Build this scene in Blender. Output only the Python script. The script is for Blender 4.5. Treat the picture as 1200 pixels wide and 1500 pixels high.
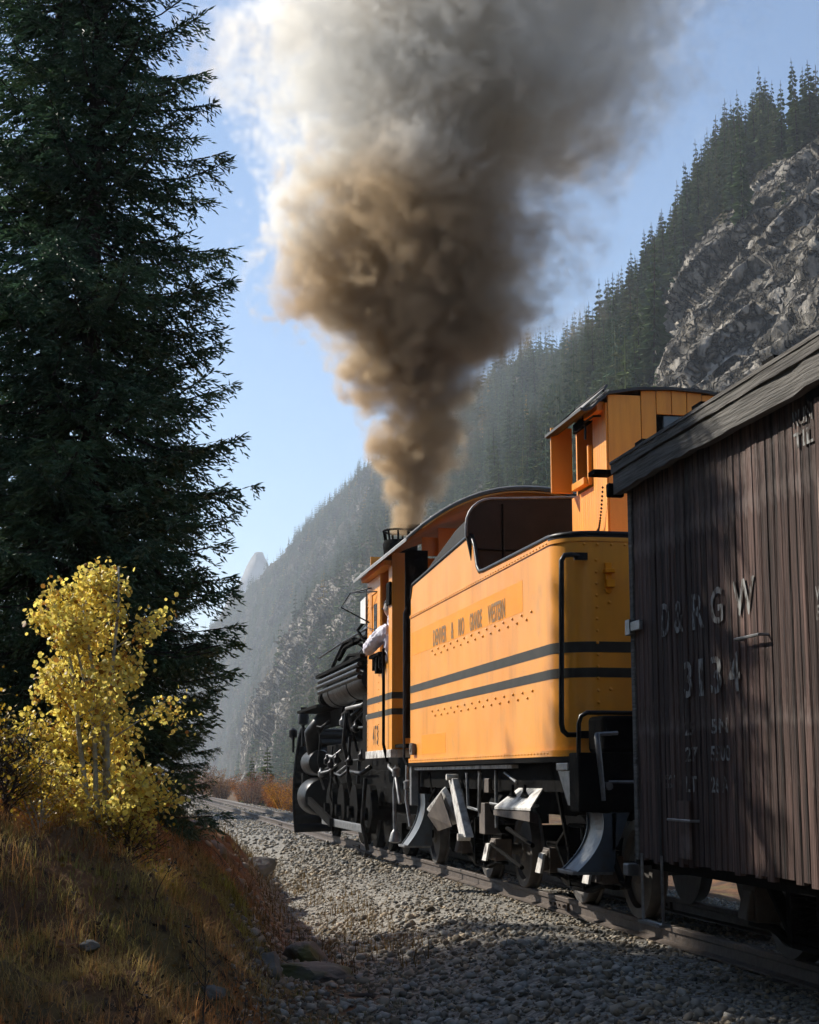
import bpy, bmesh, math, random
import numpy as np
from mathutils import Vector, Matrix
R = math.radians
for o in list(bpy.data.objects):
    bpy.data.objects.remove(o)
SC = bpy.context.scene
COL = SC.collection

# ------------------------------------------------------------------ camera
# world frame: Y runs along the track away from the camera, X to the right, rail top at z = 0
cam_d = bpy.data.cameras.new('camera')
cam = bpy.data.objects.new('camera', cam_d)
COL.objects.link(cam)
SC.camera = cam
cam.location = (0, 0, 1.07)
cam.rotation_euler = (R(90 + 9.551), 0, R(-10.54))
cam_d.sensor_fit = 'HORIZONTAL'
cam_d.sensor_width = 24.0
cam_d.lens = 24.0 * 2300 / 1200
cam_d.clip_start = 0.1
cam_d.clip_end = 12000

# ------------------------------------------------------------------ world, sun, exposure
SUN_EL, SUN_AZ = 35.0, -45.0            # degrees; azimuth from +Y towards +X
world = bpy.data.worlds.new('World')
SC.world = world
world.use_nodes = True
wn = world.node_tree
sky = wn.nodes.new('ShaderNodeTexSky')
sky.sky_type = 'NISHITA'
sky.sun_disc = False
sky.sun_elevation = R(SUN_EL)
sky.sun_rotation = R(SUN_AZ)
sky.altitude = 2800
sky.air_density = 1.35
sky.dust_density = 1.1
sky.ozone_density = 2.2
bgn = wn.nodes['Background']
wn.links.new(sky.outputs[0], bgn.inputs[0])
bgn.inputs[1].default_value = 0.092
sun_d = bpy.data.lights.new('sun', 'SUN')
sun_d.energy = 5.0
sun_d.angle = R(0.53)
sun_d.color = (1.0, 0.94, 0.84)
sun = bpy.data.objects.new('sun', sun_d)
COL.objects.link(sun)
sv = Vector((math.sin(R(SUN_AZ)) * math.cos(R(SUN_EL)), math.cos(R(SUN_AZ)) * math.cos(R(SUN_EL)), math.sin(R(SUN_EL))))
sun.location = sv * 60
sun.rotation_euler = (-sv).to_track_quat('-Z', 'Y').to_euler()
vs = SC.view_settings
vs.view_transform = 'Standard'
vs.look = 'None'
vs.gamma = 1.0
vs.exposure = 0.78
vs.use_curve_mapping = False
cy = SC.cycles
cy.use_denoising = True
cy.max_bounces = 8
cy.diffuse_bounces = 3
cy.glossy_bounces = 3
cy.transmission_bounces = 4
cy.transparent_max_bounces = 8
cy.volume_bounces = 2
cy.volume_step_rate = 1.8
cy.volume_max_steps = 256
cy.sample_clamp_indirect = 6.0
cy.use_adaptive_sampling = True
cy.adaptive_threshold = 0.03

# ------------------------------------------------------------------ helpers
rng = np.random.default_rng(7)
random.seed(7)


class MB:
    """collects vertices and faces for one mesh"""

    def __init__(s):
        s.v, s.f, s.a = [], [], []

    def add(s, vs_, fs_):
        b = len(s.v)
        s.v.extend([tuple(map(float, q)) for q in vs_])
        s.f.extend([tuple(i + b for i in f) for f in fs_])
        return s

    def box(s, x0, x1, y0, y1, z0, z1):
        vs_ = [(x, y, z) for x in (x0, x1) for y in (y0, y1) for z in (z0, z1)]
        return s.add(vs_, [(0, 1, 3, 2), (4, 6, 7, 5), (0, 4, 5, 1), (2, 3, 7, 6), (0, 2, 6, 4), (1, 5, 7, 3)])

    def hexa(s, p):
        return s.add(p, [(0, 1, 3, 2), (4, 6, 7, 5), (0, 4, 5, 1), (2, 3, 7, 6), (0, 2, 6, 4), (1, 5, 7, 3)])

    def bar(s, p0, p1, w, t, up=(0, 0, 1)):
        p0, p1, up = Vector(p0), Vector(p1), Vector(up)
        d = (p1 - p0).normalized()
        a = d.cross(up)
        if a.length < 1e-4:
            a = d.cross(Vector((1, 0, 0)))
        a.normalize()
        b = a.cross(d).normalized()
        pts = [q + a * i * w / 2 + b * j * t / 2 for q in (p0, p1) for i in (-1, 1) for j in (-1, 1)]
        return s.hexa(pts)

    def cyl(s, p0, p1, r0, r1=None, n=16, caps=True):
        r1 = r0 if r1 is None else r1
        p0, p1 = Vector(p0), Vector(p1)
        d = (p1 - p0).normalized()
        a = d.orthogonal().normalized()
        b = d.cross(a)
        vs_ = []
        for q, r in ((p0, r0), (p1, r1)):
            for k in range(n):
                t = 2 * math.pi * k / n
                vs_.append(q + a * r * math.cos(t) + b * r * math.sin(t))
        fs_ = [(k, (k + 1) % n, n + (k + 1) % n, n + k) for k in range(n)]
        if caps:
            fs_ += [tuple(range(n - 1, -1, -1)), tuple(range(n, 2 * n))]
        return s.add(vs_, fs_)

    def tube(s, path, r, n=8, caps=True):
        path = [Vector(p) for p in path]
        m = len(path)
        rs = r if isinstance(r, (list, tuple)) else [r] * m
        vs_, fs_ = [], []
        ref = None
        for i, p in enumerate(path):
            t = (path[min(i + 1, m - 1)] - path[max(i - 1, 0)]).normalized()
            if ref is None:
                ref = t.orthogonal().normalized()
            a = (ref - t * ref.dot(t))
            a = a.normalized() if a.length > 1e-5 else t.orthogonal().normalized()
            ref = a
            b = t.cross(a)
            for k in range(n):
                an = 2 * math.pi * k / n
                vs_.append(p + (a * math.cos(an) + b * math.sin(an)) * rs[i])
        for i in range(m - 1):
            for k in range(n):
                fs_.append((i * n + k, i * n + (k + 1) % n, (i + 1) * n + (k + 1) % n, (i + 1) * n + k))
        if caps:
            fs_ += [tuple(range(n - 1, -1, -1)), tuple((m - 1) * n + k for k in range(n))]
        return s.add(vs_, fs_)

    def lathe(s, prof, c, axis='Z', n=24):
        """prof: list of (radius, height along axis) around point c"""
        vs_, fs_ = [], []
        for r, h in prof:
            for k in range(n):
                t = 2 * math.pi * k / n
                u, w = r * math.cos(t), r * math.sin(t)
                q = {'Z': (u, w, h), 'X': (h, u, w), 'Y': (w, h, u)}[axis]
                vs_.append((c[0] + q[0], c[1] + q[1], c[2] + q[2]))
        m = len(prof)
        for i in range(m - 1):
            for k in range(n):
                fs_.append((i * n + k, i * n + (k + 1) % n, (i + 1) * n + (k + 1) % n, (i + 1) * n + k))
        fs_ += [tuple(range(n - 1, -1, -1)), tuple((m - 1) * n + k for k in range(n))]
        return s.add(vs_, fs_)

    def prism(s, poly, a, b, axis='Y'):
        """extrude a 2D polygon from a to b along axis; poly gives the other two coordinates in XYZ order"""
        n = len(poly)
        def q(u, w, h):
            return {'X': (h, u, w), 'Y': (u, h, w), 'Z': (u, w, h)}[axis]
        vs_ = [q(u, w, a) for u, w in poly] + [q(u, w, b) for u, w in poly]
        fs_ = [(k, (k + 1) % n, n + (k + 1) % n, n + k) for k in range(n)]
        fs_ += [tuple(range(n - 1, -1, -1)), tuple(range(n, 2 * n))]
        return s.add(vs_, fs_)

    def sheet(s, pa, pb, th=0.0):
        """loft between two polylines of equal length"""
        n = len(pa)
        vs_ = list(pa) + list(pb)
        return s.add(vs_, [(i, i + 1, n + i + 1, n + i) for i in range(n - 1)])


def wloc(o):
    l = Vector((0, 0, 0))
    while o is not None:
        l += o.location
        o = o.parent
    return l


def tag(o, label=None, cat=None, group=None, kind=None):
    if label: o['label'] = label
    if cat: o['category'] = cat
    if group: o['group'] = group
    if kind: o['kind'] = kind
    return o


def empty(name, loc=(0, 0, 0), parent=None):
    o = bpy.data.objects.new(name, None)
    o.empty_display_size = 0.1
    COL.objects.link(o)
    if parent is not None:
        o.parent = parent
        o.location = Vector(loc) - wloc(parent)
    else:
        o.location = loc
    return o


def mesh_obj(name, me, mat, parent=None, loc=(0, 0, 0)):
    o = bpy.data.objects.new(name, me)
    COL.objects.link(o)
    if mat is not None and not me.materials:
        me.materials.append(mat)
    o.location = loc
    if parent is not None:
        o.parent = parent
    return o


def obj(name, mb, mat, parent=None, smooth=None, bevel=0.0, org=None):
    """link an MB (world coordinates) as one mesh object"""
    base = wloc(parent) if parent is not None else Vector((0, 0, 0))
    loc = Vector((0, 0, 0))
    if parent is None and org is not None:
        loc = Vector(org)
        base = loc
    me = bpy.data.meshes.new(name)
    me.from_pydata([(x - base.x, y - base.y, z - base.z) for x, y, z in mb.v], [], mb.f)
    bm = bmesh.new()
    bm.from_mesh(me)
    bmesh.ops.recalc_face_normals(bm, faces=bm.faces)
    if smooth is not None:
        for f in bm.faces:
            f.smooth = True
        ca = math.cos(R(smooth))
        for e in bm.edges:
            if len(e.link_faces) == 2 and e.link_faces[0].normal.dot(e.link_faces[1].normal) < ca:
                e.smooth = False
    bm.to_mesh(me)
    bm.free()
    o = mesh_obj(name, me, mat, parent, loc)
    if bevel > 0:
        m = o.modifiers.new('bevel', 'BEVEL')
        m.width = bevel
        m.segments = 2
        m.limit_method = 'ANGLE'
        m.angle_limit = R(40)
    return o


def np_mesh(name, verts, faces, attr=None, smooth=False, col=None):
    """faces: (n,3) or (n,4) int array; attr: per-face float named 'v'; col: per-face rgb named 'tint'"""
    me = bpy.data.meshes.new(name)
    verts = np.asarray(verts, np.float32)
    faces = np.asarray(faces, np.int32)
    nf, k = faces.shape
    me.vertices.add(len(verts))
    me.vertices.foreach_set('co', verts.ravel())
    me.loops.add(nf * k)
    me.loops.foreach_set('vertex_index', faces.ravel())
    me.polygons.add(nf)
    me.polygons.foreach_set('loop_start', np.arange(0, nf * k, k, dtype=np.int32))
    me.polygons.foreach_set('loop_total', np.full(nf, k, np.int32))
    if smooth:
        me.polygons.foreach_set('use_smooth', np.ones(nf, bool))
    me.update(calc_edges=True)
    if attr is not None:
        at = me.attributes.new('v', 'FLOAT', 'FACE')
        at.data.foreach_set('value', np.asarray(attr, np.float32))
    if col is not None:
        at = me.attributes.new('tint', 'FLOAT_COLOR', 'FACE')
        c4 = np.ones((nf, 4), np.float32)
        c4[:, :3] = col
        at.data.foreach_set('color', c4.ravel())
    return me


# ---- numpy gradient-free value noise (3D, smooth, fractal)
_P = rng.random(4096).astype(np.float64)


def vnoise(p, seed=0):
    p = np.asarray(p, float)
    i = np.floor(p).astype(np.int64)
    f = p - i
    f = f * f * f * (f * (f * 6 - 15) + 10)
    def h(dx, dy, dz):
        n = (i[..., 0] + dx) * 73856093 ^ (i[..., 1] + dy) * 19349663 ^ (i[..., 2] + dz) * 83492791 ^ (seed * 2654435)
        n = (n ^ (n >> 13)) * 1274126177
        return _P[(n ^ (n >> 16)) & 4095]
    x, y, z = f[..., 0], f[..., 1], f[..., 2]
    c00 = h(0, 0, 0) * (1 - x) + h(1, 0, 0) * x
    c10 = h(0, 1, 0) * (1 - x) + h(1, 1, 0) * x
    c01 = h(0, 0, 1) * (1 - x) + h(1, 0, 1) * x
    c11 = h(0, 1, 1) * (1 - x) + h(1, 1, 1) * x
    c0 = c00 * (1 - y) + c10 * y
    c1 = c01 * (1 - y) + c11 * y
    return c0 * (1 - z) + c1 * z


def fbm(p, oct_=5, seed=0, ridged=False):
    p = np.asarray(p, float)
    s, a, t = 0.0, 1.0, 0.0
    for k in range(oct_):
        n = vnoise(p, seed + k)
        if ridged:
            n = 1 - np.abs(2 * n - 1)
        s = s + a * n
        t += a
        a *= 0.5
        p = p * 2.03 + 17.1
    return s / t


def sstep(a, b, x):
    t = np.clip((np.asarray(x, float) - a) / (b - a), 0, 1)
    return t * t * (3 - 2 * t)


# ------------------------------------------------------------------ materials
def M(name, c1, c2=None, rough=0.6, metal=0.0, scale=6.0, stretch=(1, 1, 1), detail=5, bump=0.0, bscale=None, spec=0.5,
      lo=0.35, hi=0.65, c3=None, s3=1.0, l3=0.6, h3=0.72, coat=0.0, rvar=0.0, trans=0.0, coord='Object', rand=0.0, streak=None, wave=0.0):
    m = bpy.data.materials.new(name)
    m.use_nodes = True
    nt = m.node_tree
    N, L = nt.nodes, nt.links
    b = N['Principled BSDF']
    b.inputs['Roughness'].default_value = rough
    b.inputs['Metallic'].default_value = metal
    b.inputs['Specular IOR Level'].default_value = spec
    if coat:
        b.inputs['Coat Weight'].default_value = coat
        b.inputs['Coat Roughness'].default_value = 0.15
    tc = N.new('ShaderNodeTexCoord')
    mp = N.new('ShaderNodeMapping')
    mp.inputs['Scale'].default_value = stretch
    L.new(tc.outputs[coord], mp.inputs['Vector'])
    if rand:
        oi = N.new('ShaderNodeObjectInfo')
        mul = N.new('ShaderNodeMath'); mul.operation = 'MULTIPLY'; mul.inputs[1].default_value = 37.0
        cb = N.new('ShaderNodeCombineXYZ')
        L.new(oi.outputs['Random'], mul.inputs[0])
        for i in range(3): L.new(mul.outputs[0], cb.inputs[i])
        L.new(cb.outputs[0], mp.inputs['Location'])
    no = N.new('ShaderNodeTexNoise')
    no.inputs['Scale'].default_value = scale
    no.inputs['Detail'].default_value = detail
    no.inputs['Roughness'].default_value = 0.62
    L.new(mp.outputs[0], no.inputs['Vector'])
    last = None
    if c2 is not None:
        mr = N.new('ShaderNodeMapRange')
        mr.inputs['From Min'].default_value = lo
        mr.inputs['From Max'].default_value = hi
        L.new(no.outputs['Fac'], mr.inputs['Value'])
        mx = N.new('ShaderNodeMix'); mx.data_type = 'RGBA'
        mx.inputs['A'].default_value = (*c1, 1); mx.inputs['B'].default_value = (*c2, 1)
        L.new(mr.outputs[0], mx.inputs['Factor'])
        last = mx.outputs['Result']
        if c3 is not None:
            n3 = N.new('ShaderNodeTexNoise')
            n3.inputs['Scale'].default_value = s3
            n3.inputs['Detail'].default_value = 6
            L.new(tc.outputs[coord], n3.inputs['Vector'])
            m3 = N.new('ShaderNodeMapRange')
            m3.inputs['From Min'].default_value = l3; m3.inputs['From Max'].default_value = h3
            L.new(n3.outputs['Fac'], m3.inputs['Value'])
            x3 = N.new('ShaderNodeMix'); x3.data_type = 'RGBA'
            L.new(m3.outputs[0], x3.inputs['Factor']); L.new(last, x3.inputs['A'])
            x3.inputs['B'].default_value = (*c3, 1)
            last = x3.outputs['Result']
        if streak is not None:
            sc_, ss_, st_, sl_, sh_, sf_ = streak
            ms = N.new('ShaderNodeMapping'); ms.inputs['Scale'].default_value = st_
            L.new(tc.outputs[coord], ms.inputs['Vector'])
            ns = N.new('ShaderNodeTexNoise'); ns.inputs['Scale'].default_value = ss_; ns.inputs['Detail'].default_value = 7
            L.new(ms.outputs[0], ns.inputs['Vector'])
            rs_ = N.new('ShaderNodeMapRange'); rs_.inputs['From Min'].default_value = sl_; rs_.inputs['From Max'].default_value = sh_
            rs_.inputs['To Max'].default_value = sf_
            L.new(ns.outputs['Fac'], rs_.inputs['Value'])
            xs = N.new('ShaderNodeMix'); xs.data_type = 'RGBA'
            L.new(rs_.outputs[0], xs.inputs['Factor']); L.new(last, xs.inputs['A']); xs.inputs['B'].default_value = (*sc_, 1)
            last = xs.outputs['Result']
        if rand:
            hv = N.new('ShaderNodeHueSaturation')
            mv = N.new('ShaderNodeMapRange')
            mv.inputs['To Min'].default_value = 1 - rand; mv.inputs['To Max'].default_value = 1 + rand
            L.new(oi.outputs['Random'], mv.inputs['Value']); L.new(mv.outputs[0], hv.inputs['Value'])
            L.new(last, hv.inputs['Color'])
            last = hv.outputs['Color']
        L.new(last, b.inputs['Base Color'])
    else:
        b.inputs['Base Color'].default_value = (*c1, 1)
    if rvar:
        rr = N.new('ShaderNodeMapRange')
        rr.inputs['To Min'].default_value = max(0.05, rough - rvar); rr.inputs['To Max'].default_value = min(1, rough + rvar)
        L.new(no.outputs['Fac'], rr.inputs['Value']); L.new(rr.outputs[0], b.inputs['Roughness'])
    if bump:
        bn = N.new('ShaderNodeTexNoise')
        bn.inputs['Scale'].default_value = bscale or scale * 3
        bn.inputs['Detail'].default_value = 6
        L.new(mp.outputs[0], bn.inputs['Vector'])
        bu = N.new('ShaderNodeBump'); bu.inputs['Strength'].default_value = bump; bu.inputs['Distance'].default_value = 0.02
        L.new(bn.outputs['Fac'], bu.inputs['Height']); L.new(bu.outputs[0], b.inputs['Normal'])
        if wave:
            wv = N.new('ShaderNodeTexNoise'); wv.inputs['Scale'].default_value = 1.6; wv.inputs['Detail'].default_value = 1
            L.new(tc.outputs[coord], wv.inputs['Vector'])
            b2 = N.new('ShaderNodeBump'); b2.inputs['Strength'].default_value = wave; b2.inputs['Distance'].default_value = 0.05
            L.new(wv.outputs['Fac'], b2.inputs['Height']); L.new(bu.outputs[0], b2.inputs['Normal']); L.new(b2.outputs[0], b.inputs['Normal'])
    return m


def tintmat(name, rough=0.8, trans=0.0, spec=0.3, mul=1.0):
    """colour from the face attribute 'tint' (the thing's own colour per blade, leaf or stone)"""
    m = bpy.data.materials.new(name)
    m.use_nodes = True
    N, L = m.node_tree.nodes, m.node_tree.links
    b = N['Principled BSDF']
    b.inputs['Roughness'].default_value = rough
    b.inputs['Specular IOR Level'].default_value = spec
    at = N.new('ShaderNodeAttribute'); at.attribute_name = 'tint'
    L.new(at.outputs['Color'], b.inputs['Base Color'])
    if trans:
        tr = N.new('ShaderNodeBsdfTranslucent')
        L.new(at.outputs['Color'], tr.inputs['Color'])
        mx = N.new('ShaderNodeMixShader'); mx.inputs[0].default_value = trans
        L.new(b.outputs[0], mx.inputs[1]); L.new(tr.outputs[0], mx.inputs[2])
        L.new(mx.outputs[0], N['Material Output'].inputs['Surface'])
    return m


ORANGE = M('orange_paint', (0.80, 0.315, 0.022), (0.72, 0.26, 0.016), rough=0.42, scale=1.3, stretch=(1, 1, 0.35), c3=(0.60, 0.26, 0.045), s3=2.2, l3=0.60, h3=0.78, bump=0.08, bscale=9, coat=0.10, spec=0.35, wave=0.35, rvar=0.12, streak=((0.20, 0.085, 0.012), 2.2, (1.6, 1.6, 0.30), 0.52, 0.80, 0.42))
ORANGE_P = M('orange_patch_paint', (0.78, 0.275, 0.006), (0.72, 0.245, 0.005), rough=0.5, scale=3, spec=0.2)
ORANGE_W = M('orange_painted_wood', (0.80, 0.315, 0.024), (0.68, 0.245, 0.018), rough=0.5, scale=2, stretch=(6, 6, 0.6), bump=0.1, bscale=8, rand=0.06)
STRIPE = M('stripe_paint', (0.028, 0.026, 0.020), (0.044, 0.040, 0.032), rough=0.5, scale=5, spec=0.15)
LETTER = M('dark_lettering', (0.30, 0.145, 0.018), (0.19, 0.09, 0.012), rough=0.5, scale=6)
BLACK = M('black_paint', (0.004, 0.004, 0.005), (0.010, 0.009, 0.009), rough=0.38, scale=9, rvar=0.2, bump=0.10, spec=0.18)
BLACKM = M('sooty_black_iron', (0.003, 0.003, 0.003), (0.008, 0.007, 0.006), rough=0.75, scale=7, rvar=0.2, bump=0.25, spec=0.02)
STEEL = M('worn_grey_steel', (0.22, 0.22, 0.22), (0.10, 0.10, 0.10), rough=0.45, metal=0.5, scale=12, bump=0.1)
PALE = M('sunlit_pale_dirty_metal', (0.60, 0.58, 0.54), (0.26, 0.235, 0.21), rough=0.6, scale=11, bump=0.4, lo=0.42, hi=0.66, c3=(0.07, 0.055, 0.045), s3=7.0, l3=0.56, h3=0.68)  # sunlit look of the metal put into its pale tone; dark mottling is dirt
STEPM = M('blue_grey_step_paint', (0.060, 0.076, 0.092), (0.030, 0.038, 0.046), rough=0.45, scale=6, bump=0.2, c3=(0.05, 0.038, 0.03), s3=5.0, l3=0.54, h3=0.68)
RUSTY = M('rusty_brown_metal', (0.045, 0.032, 0.025), (0.11, 0.085, 0.065), rough=0.7, scale=6, bump=0.2)
ROOFM = M('grey_roof_metal', (0.24, 0.235, 0.225), (0.14, 0.135, 0.13), rough=0.55, scale=4, bump=0.1)
DARKROOF = M('dark_tar_roof', (0.02, 0.02, 0.021), (0.04, 0.037, 0.035), rough=0.6, scale=8)
BUNK = M('bunker_sheet', (0.009, 0.0085, 0.008), (0.018, 0.016, 0.014), rough=0.7, scale=5, bump=0.1, spec=0.2)
COAL = M('coal', (0.008, 0.008, 0.009), (0.02, 0.02, 0.021), rough=0.45, scale=10, bump=0.6, bscale=30)
SIDING = M('weathered_red_siding', (0.115, 0.070, 0.058), (0.016, 0.011, 0.009), rough=0.88, scale=2.4, stretch=(10, 10, 0.45), c3=(0.36, 0.30, 0.27), s3=1.1, l3=0.50, h3=0.68, bump=0.7, bscale=9, rand=0.42, spec=0.2)
FASCIA = M('weathered_grey_board', (0.115, 0.105, 0.092), (0.045, 0.040, 0.034), rough=0.9, scale=3.5, stretch=(9, 0.5, 9), bump=0.8, bscale=7, c3=(0.17, 0.155, 0.13), s3=1.1)
WHITEL = M('faded_white_lettering', (0.27, 0.27, 0.26), (0.05, 0.036, 0.03), rough=0.9, scale=9, stretch=(5, 5, 1.2), lo=0.42, hi=0.55, spec=0.1)
RAILM = M('rail_steel', (0.10, 0.075, 0.058), (0.05, 0.036, 0.028), rough=0.6, metal=0.2, scale=10, bump=0.25)
RAILTOP = M('polished_rail_head', (0.55, 0.54, 0.52), (0.42, 0.41, 0.4), rough=0.28, metal=0.8, scale=20)
TIE = M('creosoted_tie', (0.12, 0.105, 0.088), (0.05, 0.042, 0.035), rough=0.9, scale=3, stretch=(0.6, 8, 8), bump=0.6, rand=0.25)
GLASS = M('dusty_glass', (0.02, 0.022, 0.024), (0.05, 0.05, 0.045), rough=0.12, scale=6, spec=0.8)
CAST = M('cast_wheel_iron', (0.05, 0.046, 0.043), (0.09, 0.08, 0.07), rough=0.55, metal=0.3, scale=9, bump=0.15)
TREAD = M('worn_wheel_tread', (0.30, 0.29, 0.26), (0.20, 0.19, 0.17), rough=0.4, metal=0.5, scale=14)
BARK = M('spruce_bark', (0.055, 0.042, 0.034), (0.025, 0.019, 0.016), rough=0.95, scale=5, stretch=(5, 5, 1), bump=0.8)
ABARK = M('aspen_bark', (0.42, 0.41, 0.34), (0.20, 0.19, 0.15), rough=0.85, scale=9, stretch=(1, 1, 2.5), bump=0.3)
TWIG = M('dead_stem', (0.055, 0.040, 0.030), (0.03, 0.022, 0.017), rough=0.9, scale=12)
ROCK = M('mossy_grey_rock', (0.17, 0.165, 0.15), (0.075, 0.072, 0.066), rough=0.92, scale=3.5, bump=0.9, bscale=7, c3=(0.085, 0.095, 0.035), s3=2.5, l3=0.5, h3=0.62)
WHITE = M('white_panel', (0.78, 0.78, 0.76), (0.66, 0.66, 0.64), rough=0.5, scale=4)
NEEDLE = tintmat('spruce_needles', rough=0.5, trans=0.2, spec=0.35)
LEAF = tintmat('aspen_leaves', rough=0.5, trans=0.45, spec=0.35)
GRASS = tintmat('dry_grass', rough=0.8, trans=0.3, spec=0.2)
STONE = tintmat('ballast_stone', rough=0.9, spec=0.25)
CONIF = tintmat('far_conifer', rough=0.8, trans=0.15, spec=0.1)
BUSH = tintmat('brush_leaves', rough=0.8, trans=0.35, spec=0.2)
# ================================================================== SETTING
def ground_z(X, Y):
    """height of the valley floor, track bed and the grassy bank (metres, rail top = 0)"""
    X = np.asarray(X, float); Y = np.asarray(Y, float)
    P3 = np.stack([X, Y, np.zeros_like(X)], -1)
    toe = np.clip(1.0 + (Y - 9.0) * 0.10, 0.75, 2.3)
    u = np.maximum(toe - X, 0)
    rise = 0.30 + 1.08 * sstep(6.0, 10.1, Y) - 0.55 * sstep(15, 26, Y) - 0.2 * sstep(30, 60, Y)
    bank = -0.42 + rise * (1 - np.exp(-u / 0.8)) + 0.5 * sstep(6, 30, u)
    rough = (fbm(P3 * 1.1, 4, 3) - 0.5) * 0.50 + (fbm(P3 * 4.0, 3, 9) - 0.5) * 0.26
    bank = bank + rough * sstep(0.0, 0.7, u)
    # ballast bed: flat top with shoulders
    d = np.abs(X - 4.5)
    bed = -0.150 + 0.012 * sstep(0.5, 0.75, d) - 0.28 * sstep(1.25, 2.7, d) + (fbm(P3 * 2.5, 3, 21) - 0.5) * 0.05 * sstep(1.0, 1.8, d)
    right = bed - 0.6 * sstep(2.4, 6.5, X - 4.5) + (fbm(P3 * 0.4, 4, 5) - 0.5) * 0.7 * sstep(7, 12, X)
    w = sstep(-0.45, 0.30, toe - X)
    left = bed * (1 - w) + bank * w
    z = np.where(X < 4.5, left, right)
    far = sstep(60, 400, np.hypot(X, Y))
    return z * (1 - far) + (-0.9 + (fbm(P3 * 0.02, 4, 6) - 0.5) * 3.0) * far


def axis_lines(dense0, dense1, step, lim):
    a = list(np.arange(dense0, dense1 + 1e-6, step))
    s, v = step, dense1
    while v < lim:
        s *= 1.16; v += s; a.append(min(v, lim))
    s, v = step, dense0
    b = []
    while v > -lim:
        s *= 1.16; v -= s; b.append(max(v, -lim))
    return np.array(b[::-1] + a)


gx = axis_lines(-3.0, 6.5, 0.075, 4000)
gy = axis_lines(5.5, 22.0, 0.10, 4000)
GX, GY = np.meshgrid(gx, gy)
GZ = ground_z(GX, GY)
nx, ny = len(gx), len(gy)
ii = (np.arange(ny - 1)[:, None] * nx + np.arange(nx - 1)[None, :]).ravel()
gf = np.stack([ii, ii + 1, ii + nx + 1, ii + nx], 1)


def ground_material():
    m = bpy.data.materials.new('ground_soil')
    m.use_nodes = True
    N, L = m.node_tree.nodes, m.node_tree.links
    b = N['Principled BSDF']
    b.inputs['Roughness'].default_value = 0.95
    b.inputs['Specular IOR Level'].default_value = 0.15
    ge = N.new('ShaderNodeNewGeometry')
    def noise(s, det=6):
        n = N.new('ShaderNodeTexNoise'); n.inputs['Scale'].default_value = s; n.inputs['Detail'].default_value = det
        L.new(ge.outputs['Position'], n.inputs['Vector']); return n.outputs['Fac']
    def rng_(v, a, c):
        r = N.new('ShaderNodeMapRange'); r.inputs['From Min'].default_value = a; r.inputs['From Max'].default_value = c
        L.new(v, r.inputs['Value']); return r.outputs[0]
    def mix(f, a, c):
        x = N.new('ShaderNodeMix'); x.data_type = 'RGBA'
        L.new(f, x.inputs['Factor'])
        for k, q in (('A', a), ('B', c)):
            if isinstance(q, tuple): x.inputs[k].default_value = (*q, 1)
            else: L.new(q, x.inputs[k])
        return x.outputs['Result']
    soil = mix(rng_(noise(1.3), 0.4, 0.6), (0.075, 0.045, 0.028), (0.17, 0.085, 0.040))
    soil = mix(rng_(noise(0.9, 3), 0.50, 0.62), soil, (0.13, 0.095, 0.040))
    soil = mix(rng_(noise(9), 0.55, 0.68), soil, (0.030, 0.022, 0.016))
    grav = mix(rng_(noise(22), 0.4, 0.62), (0.12, 0.11, 0.095), (0.30, 0.28, 0.245))
    sx = N.new('ShaderNodeSeparateXYZ'); L.new(ge.outputs['Position'], sx.inputs[0])
    ma = N.new('ShaderNodeMath'); ma.operation = 'SUBTRACT'; ma.inputs[1].default_value = 4.5; L.new(sx.outputs['X'], ma.inputs[0])
    ab = N.new('ShaderNodeMath'); ab.operation = 'ABSOLUTE'; L.new(ma.outputs[0], ab.inputs[0])
    ad = N.new('ShaderNodeMath'); ad.operation = 'ADD'; L.new(ab.outputs[0], ad.inputs[0])
    wob = N.new('ShaderNodeMath'); wob.operation = 'MULTIPLY'; wob.inputs[1].default_value = 1.6
    L.new(noise(0.8, 4), wob.inputs[0]); L.new(wob.outputs[0], ad.inputs[1])
    c = mix(rng_(ad.outputs[0], 3.2, 3.9), grav, soil)
    L.new(c, b.inputs['Base Color'])
    bu = N.new('ShaderNodeBump'); bu.inputs['Strength'].default_value = 0.8; bu.inputs['Distance'].default_value = 0.04
    L.new(noise(16), bu.inputs['Height']); L.new(bu.outputs[0], b.inputs['Normal'])
    return m


ground = mesh_obj('ground', np_mesh('ground', np.stack([GX, GY, GZ], -1).reshape(-1, 3), gf, smooth=True), ground_material())
tag(ground, 'earth bank, valley floor and gravel bed under the track', None, kind='structure')

# ---- railway track: rails, ties, plates; ballast stones
track = empty('railway_track', (4.5, 0, 0))
tag(track, 'narrow gauge railway track on grey stone ballast', None, kind='structure')
RAIL_P = [(-0.055, -0.135), (0.055, -0.135), (0.055, -0.122), (0.012, -0.108), (0.010, -0.045), (0.029, -0.036), (0.029, -0.004), (0.024, 0.0), (-0.024, 0.0), (-0.029, -0.004), (-0.029, -0.036), (-0.010, -0.045), (-0.012, -0.108), (-0.055, -0.122)]
for xr in (4.02, 4.98):
    obj('rail', MB().prism([(xr + a, b) for a, b in RAIL_P], -8, 150, 'Y'), RAILM, track)
for xr in (4.02, 4.98):
    for yj in (14.1, 26.3, 38.5):
        r_ = MB().box(xr - 0.034, xr - 0.012, yj - 0.3, yj + 0.3, -0.104, -0.048)
        for k in range(4):
            r_.cyl((xr - 0.05, yj - 0.22 + k * 0.147, -0.075), (xr - 0.03, yj - 0.22 + k * 0.147, -0.075), 0.013, n=6)
        obj('joint_bar', r_, RAILM, track)
tie_me = None
yy = -2.0
ti = 0
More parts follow.
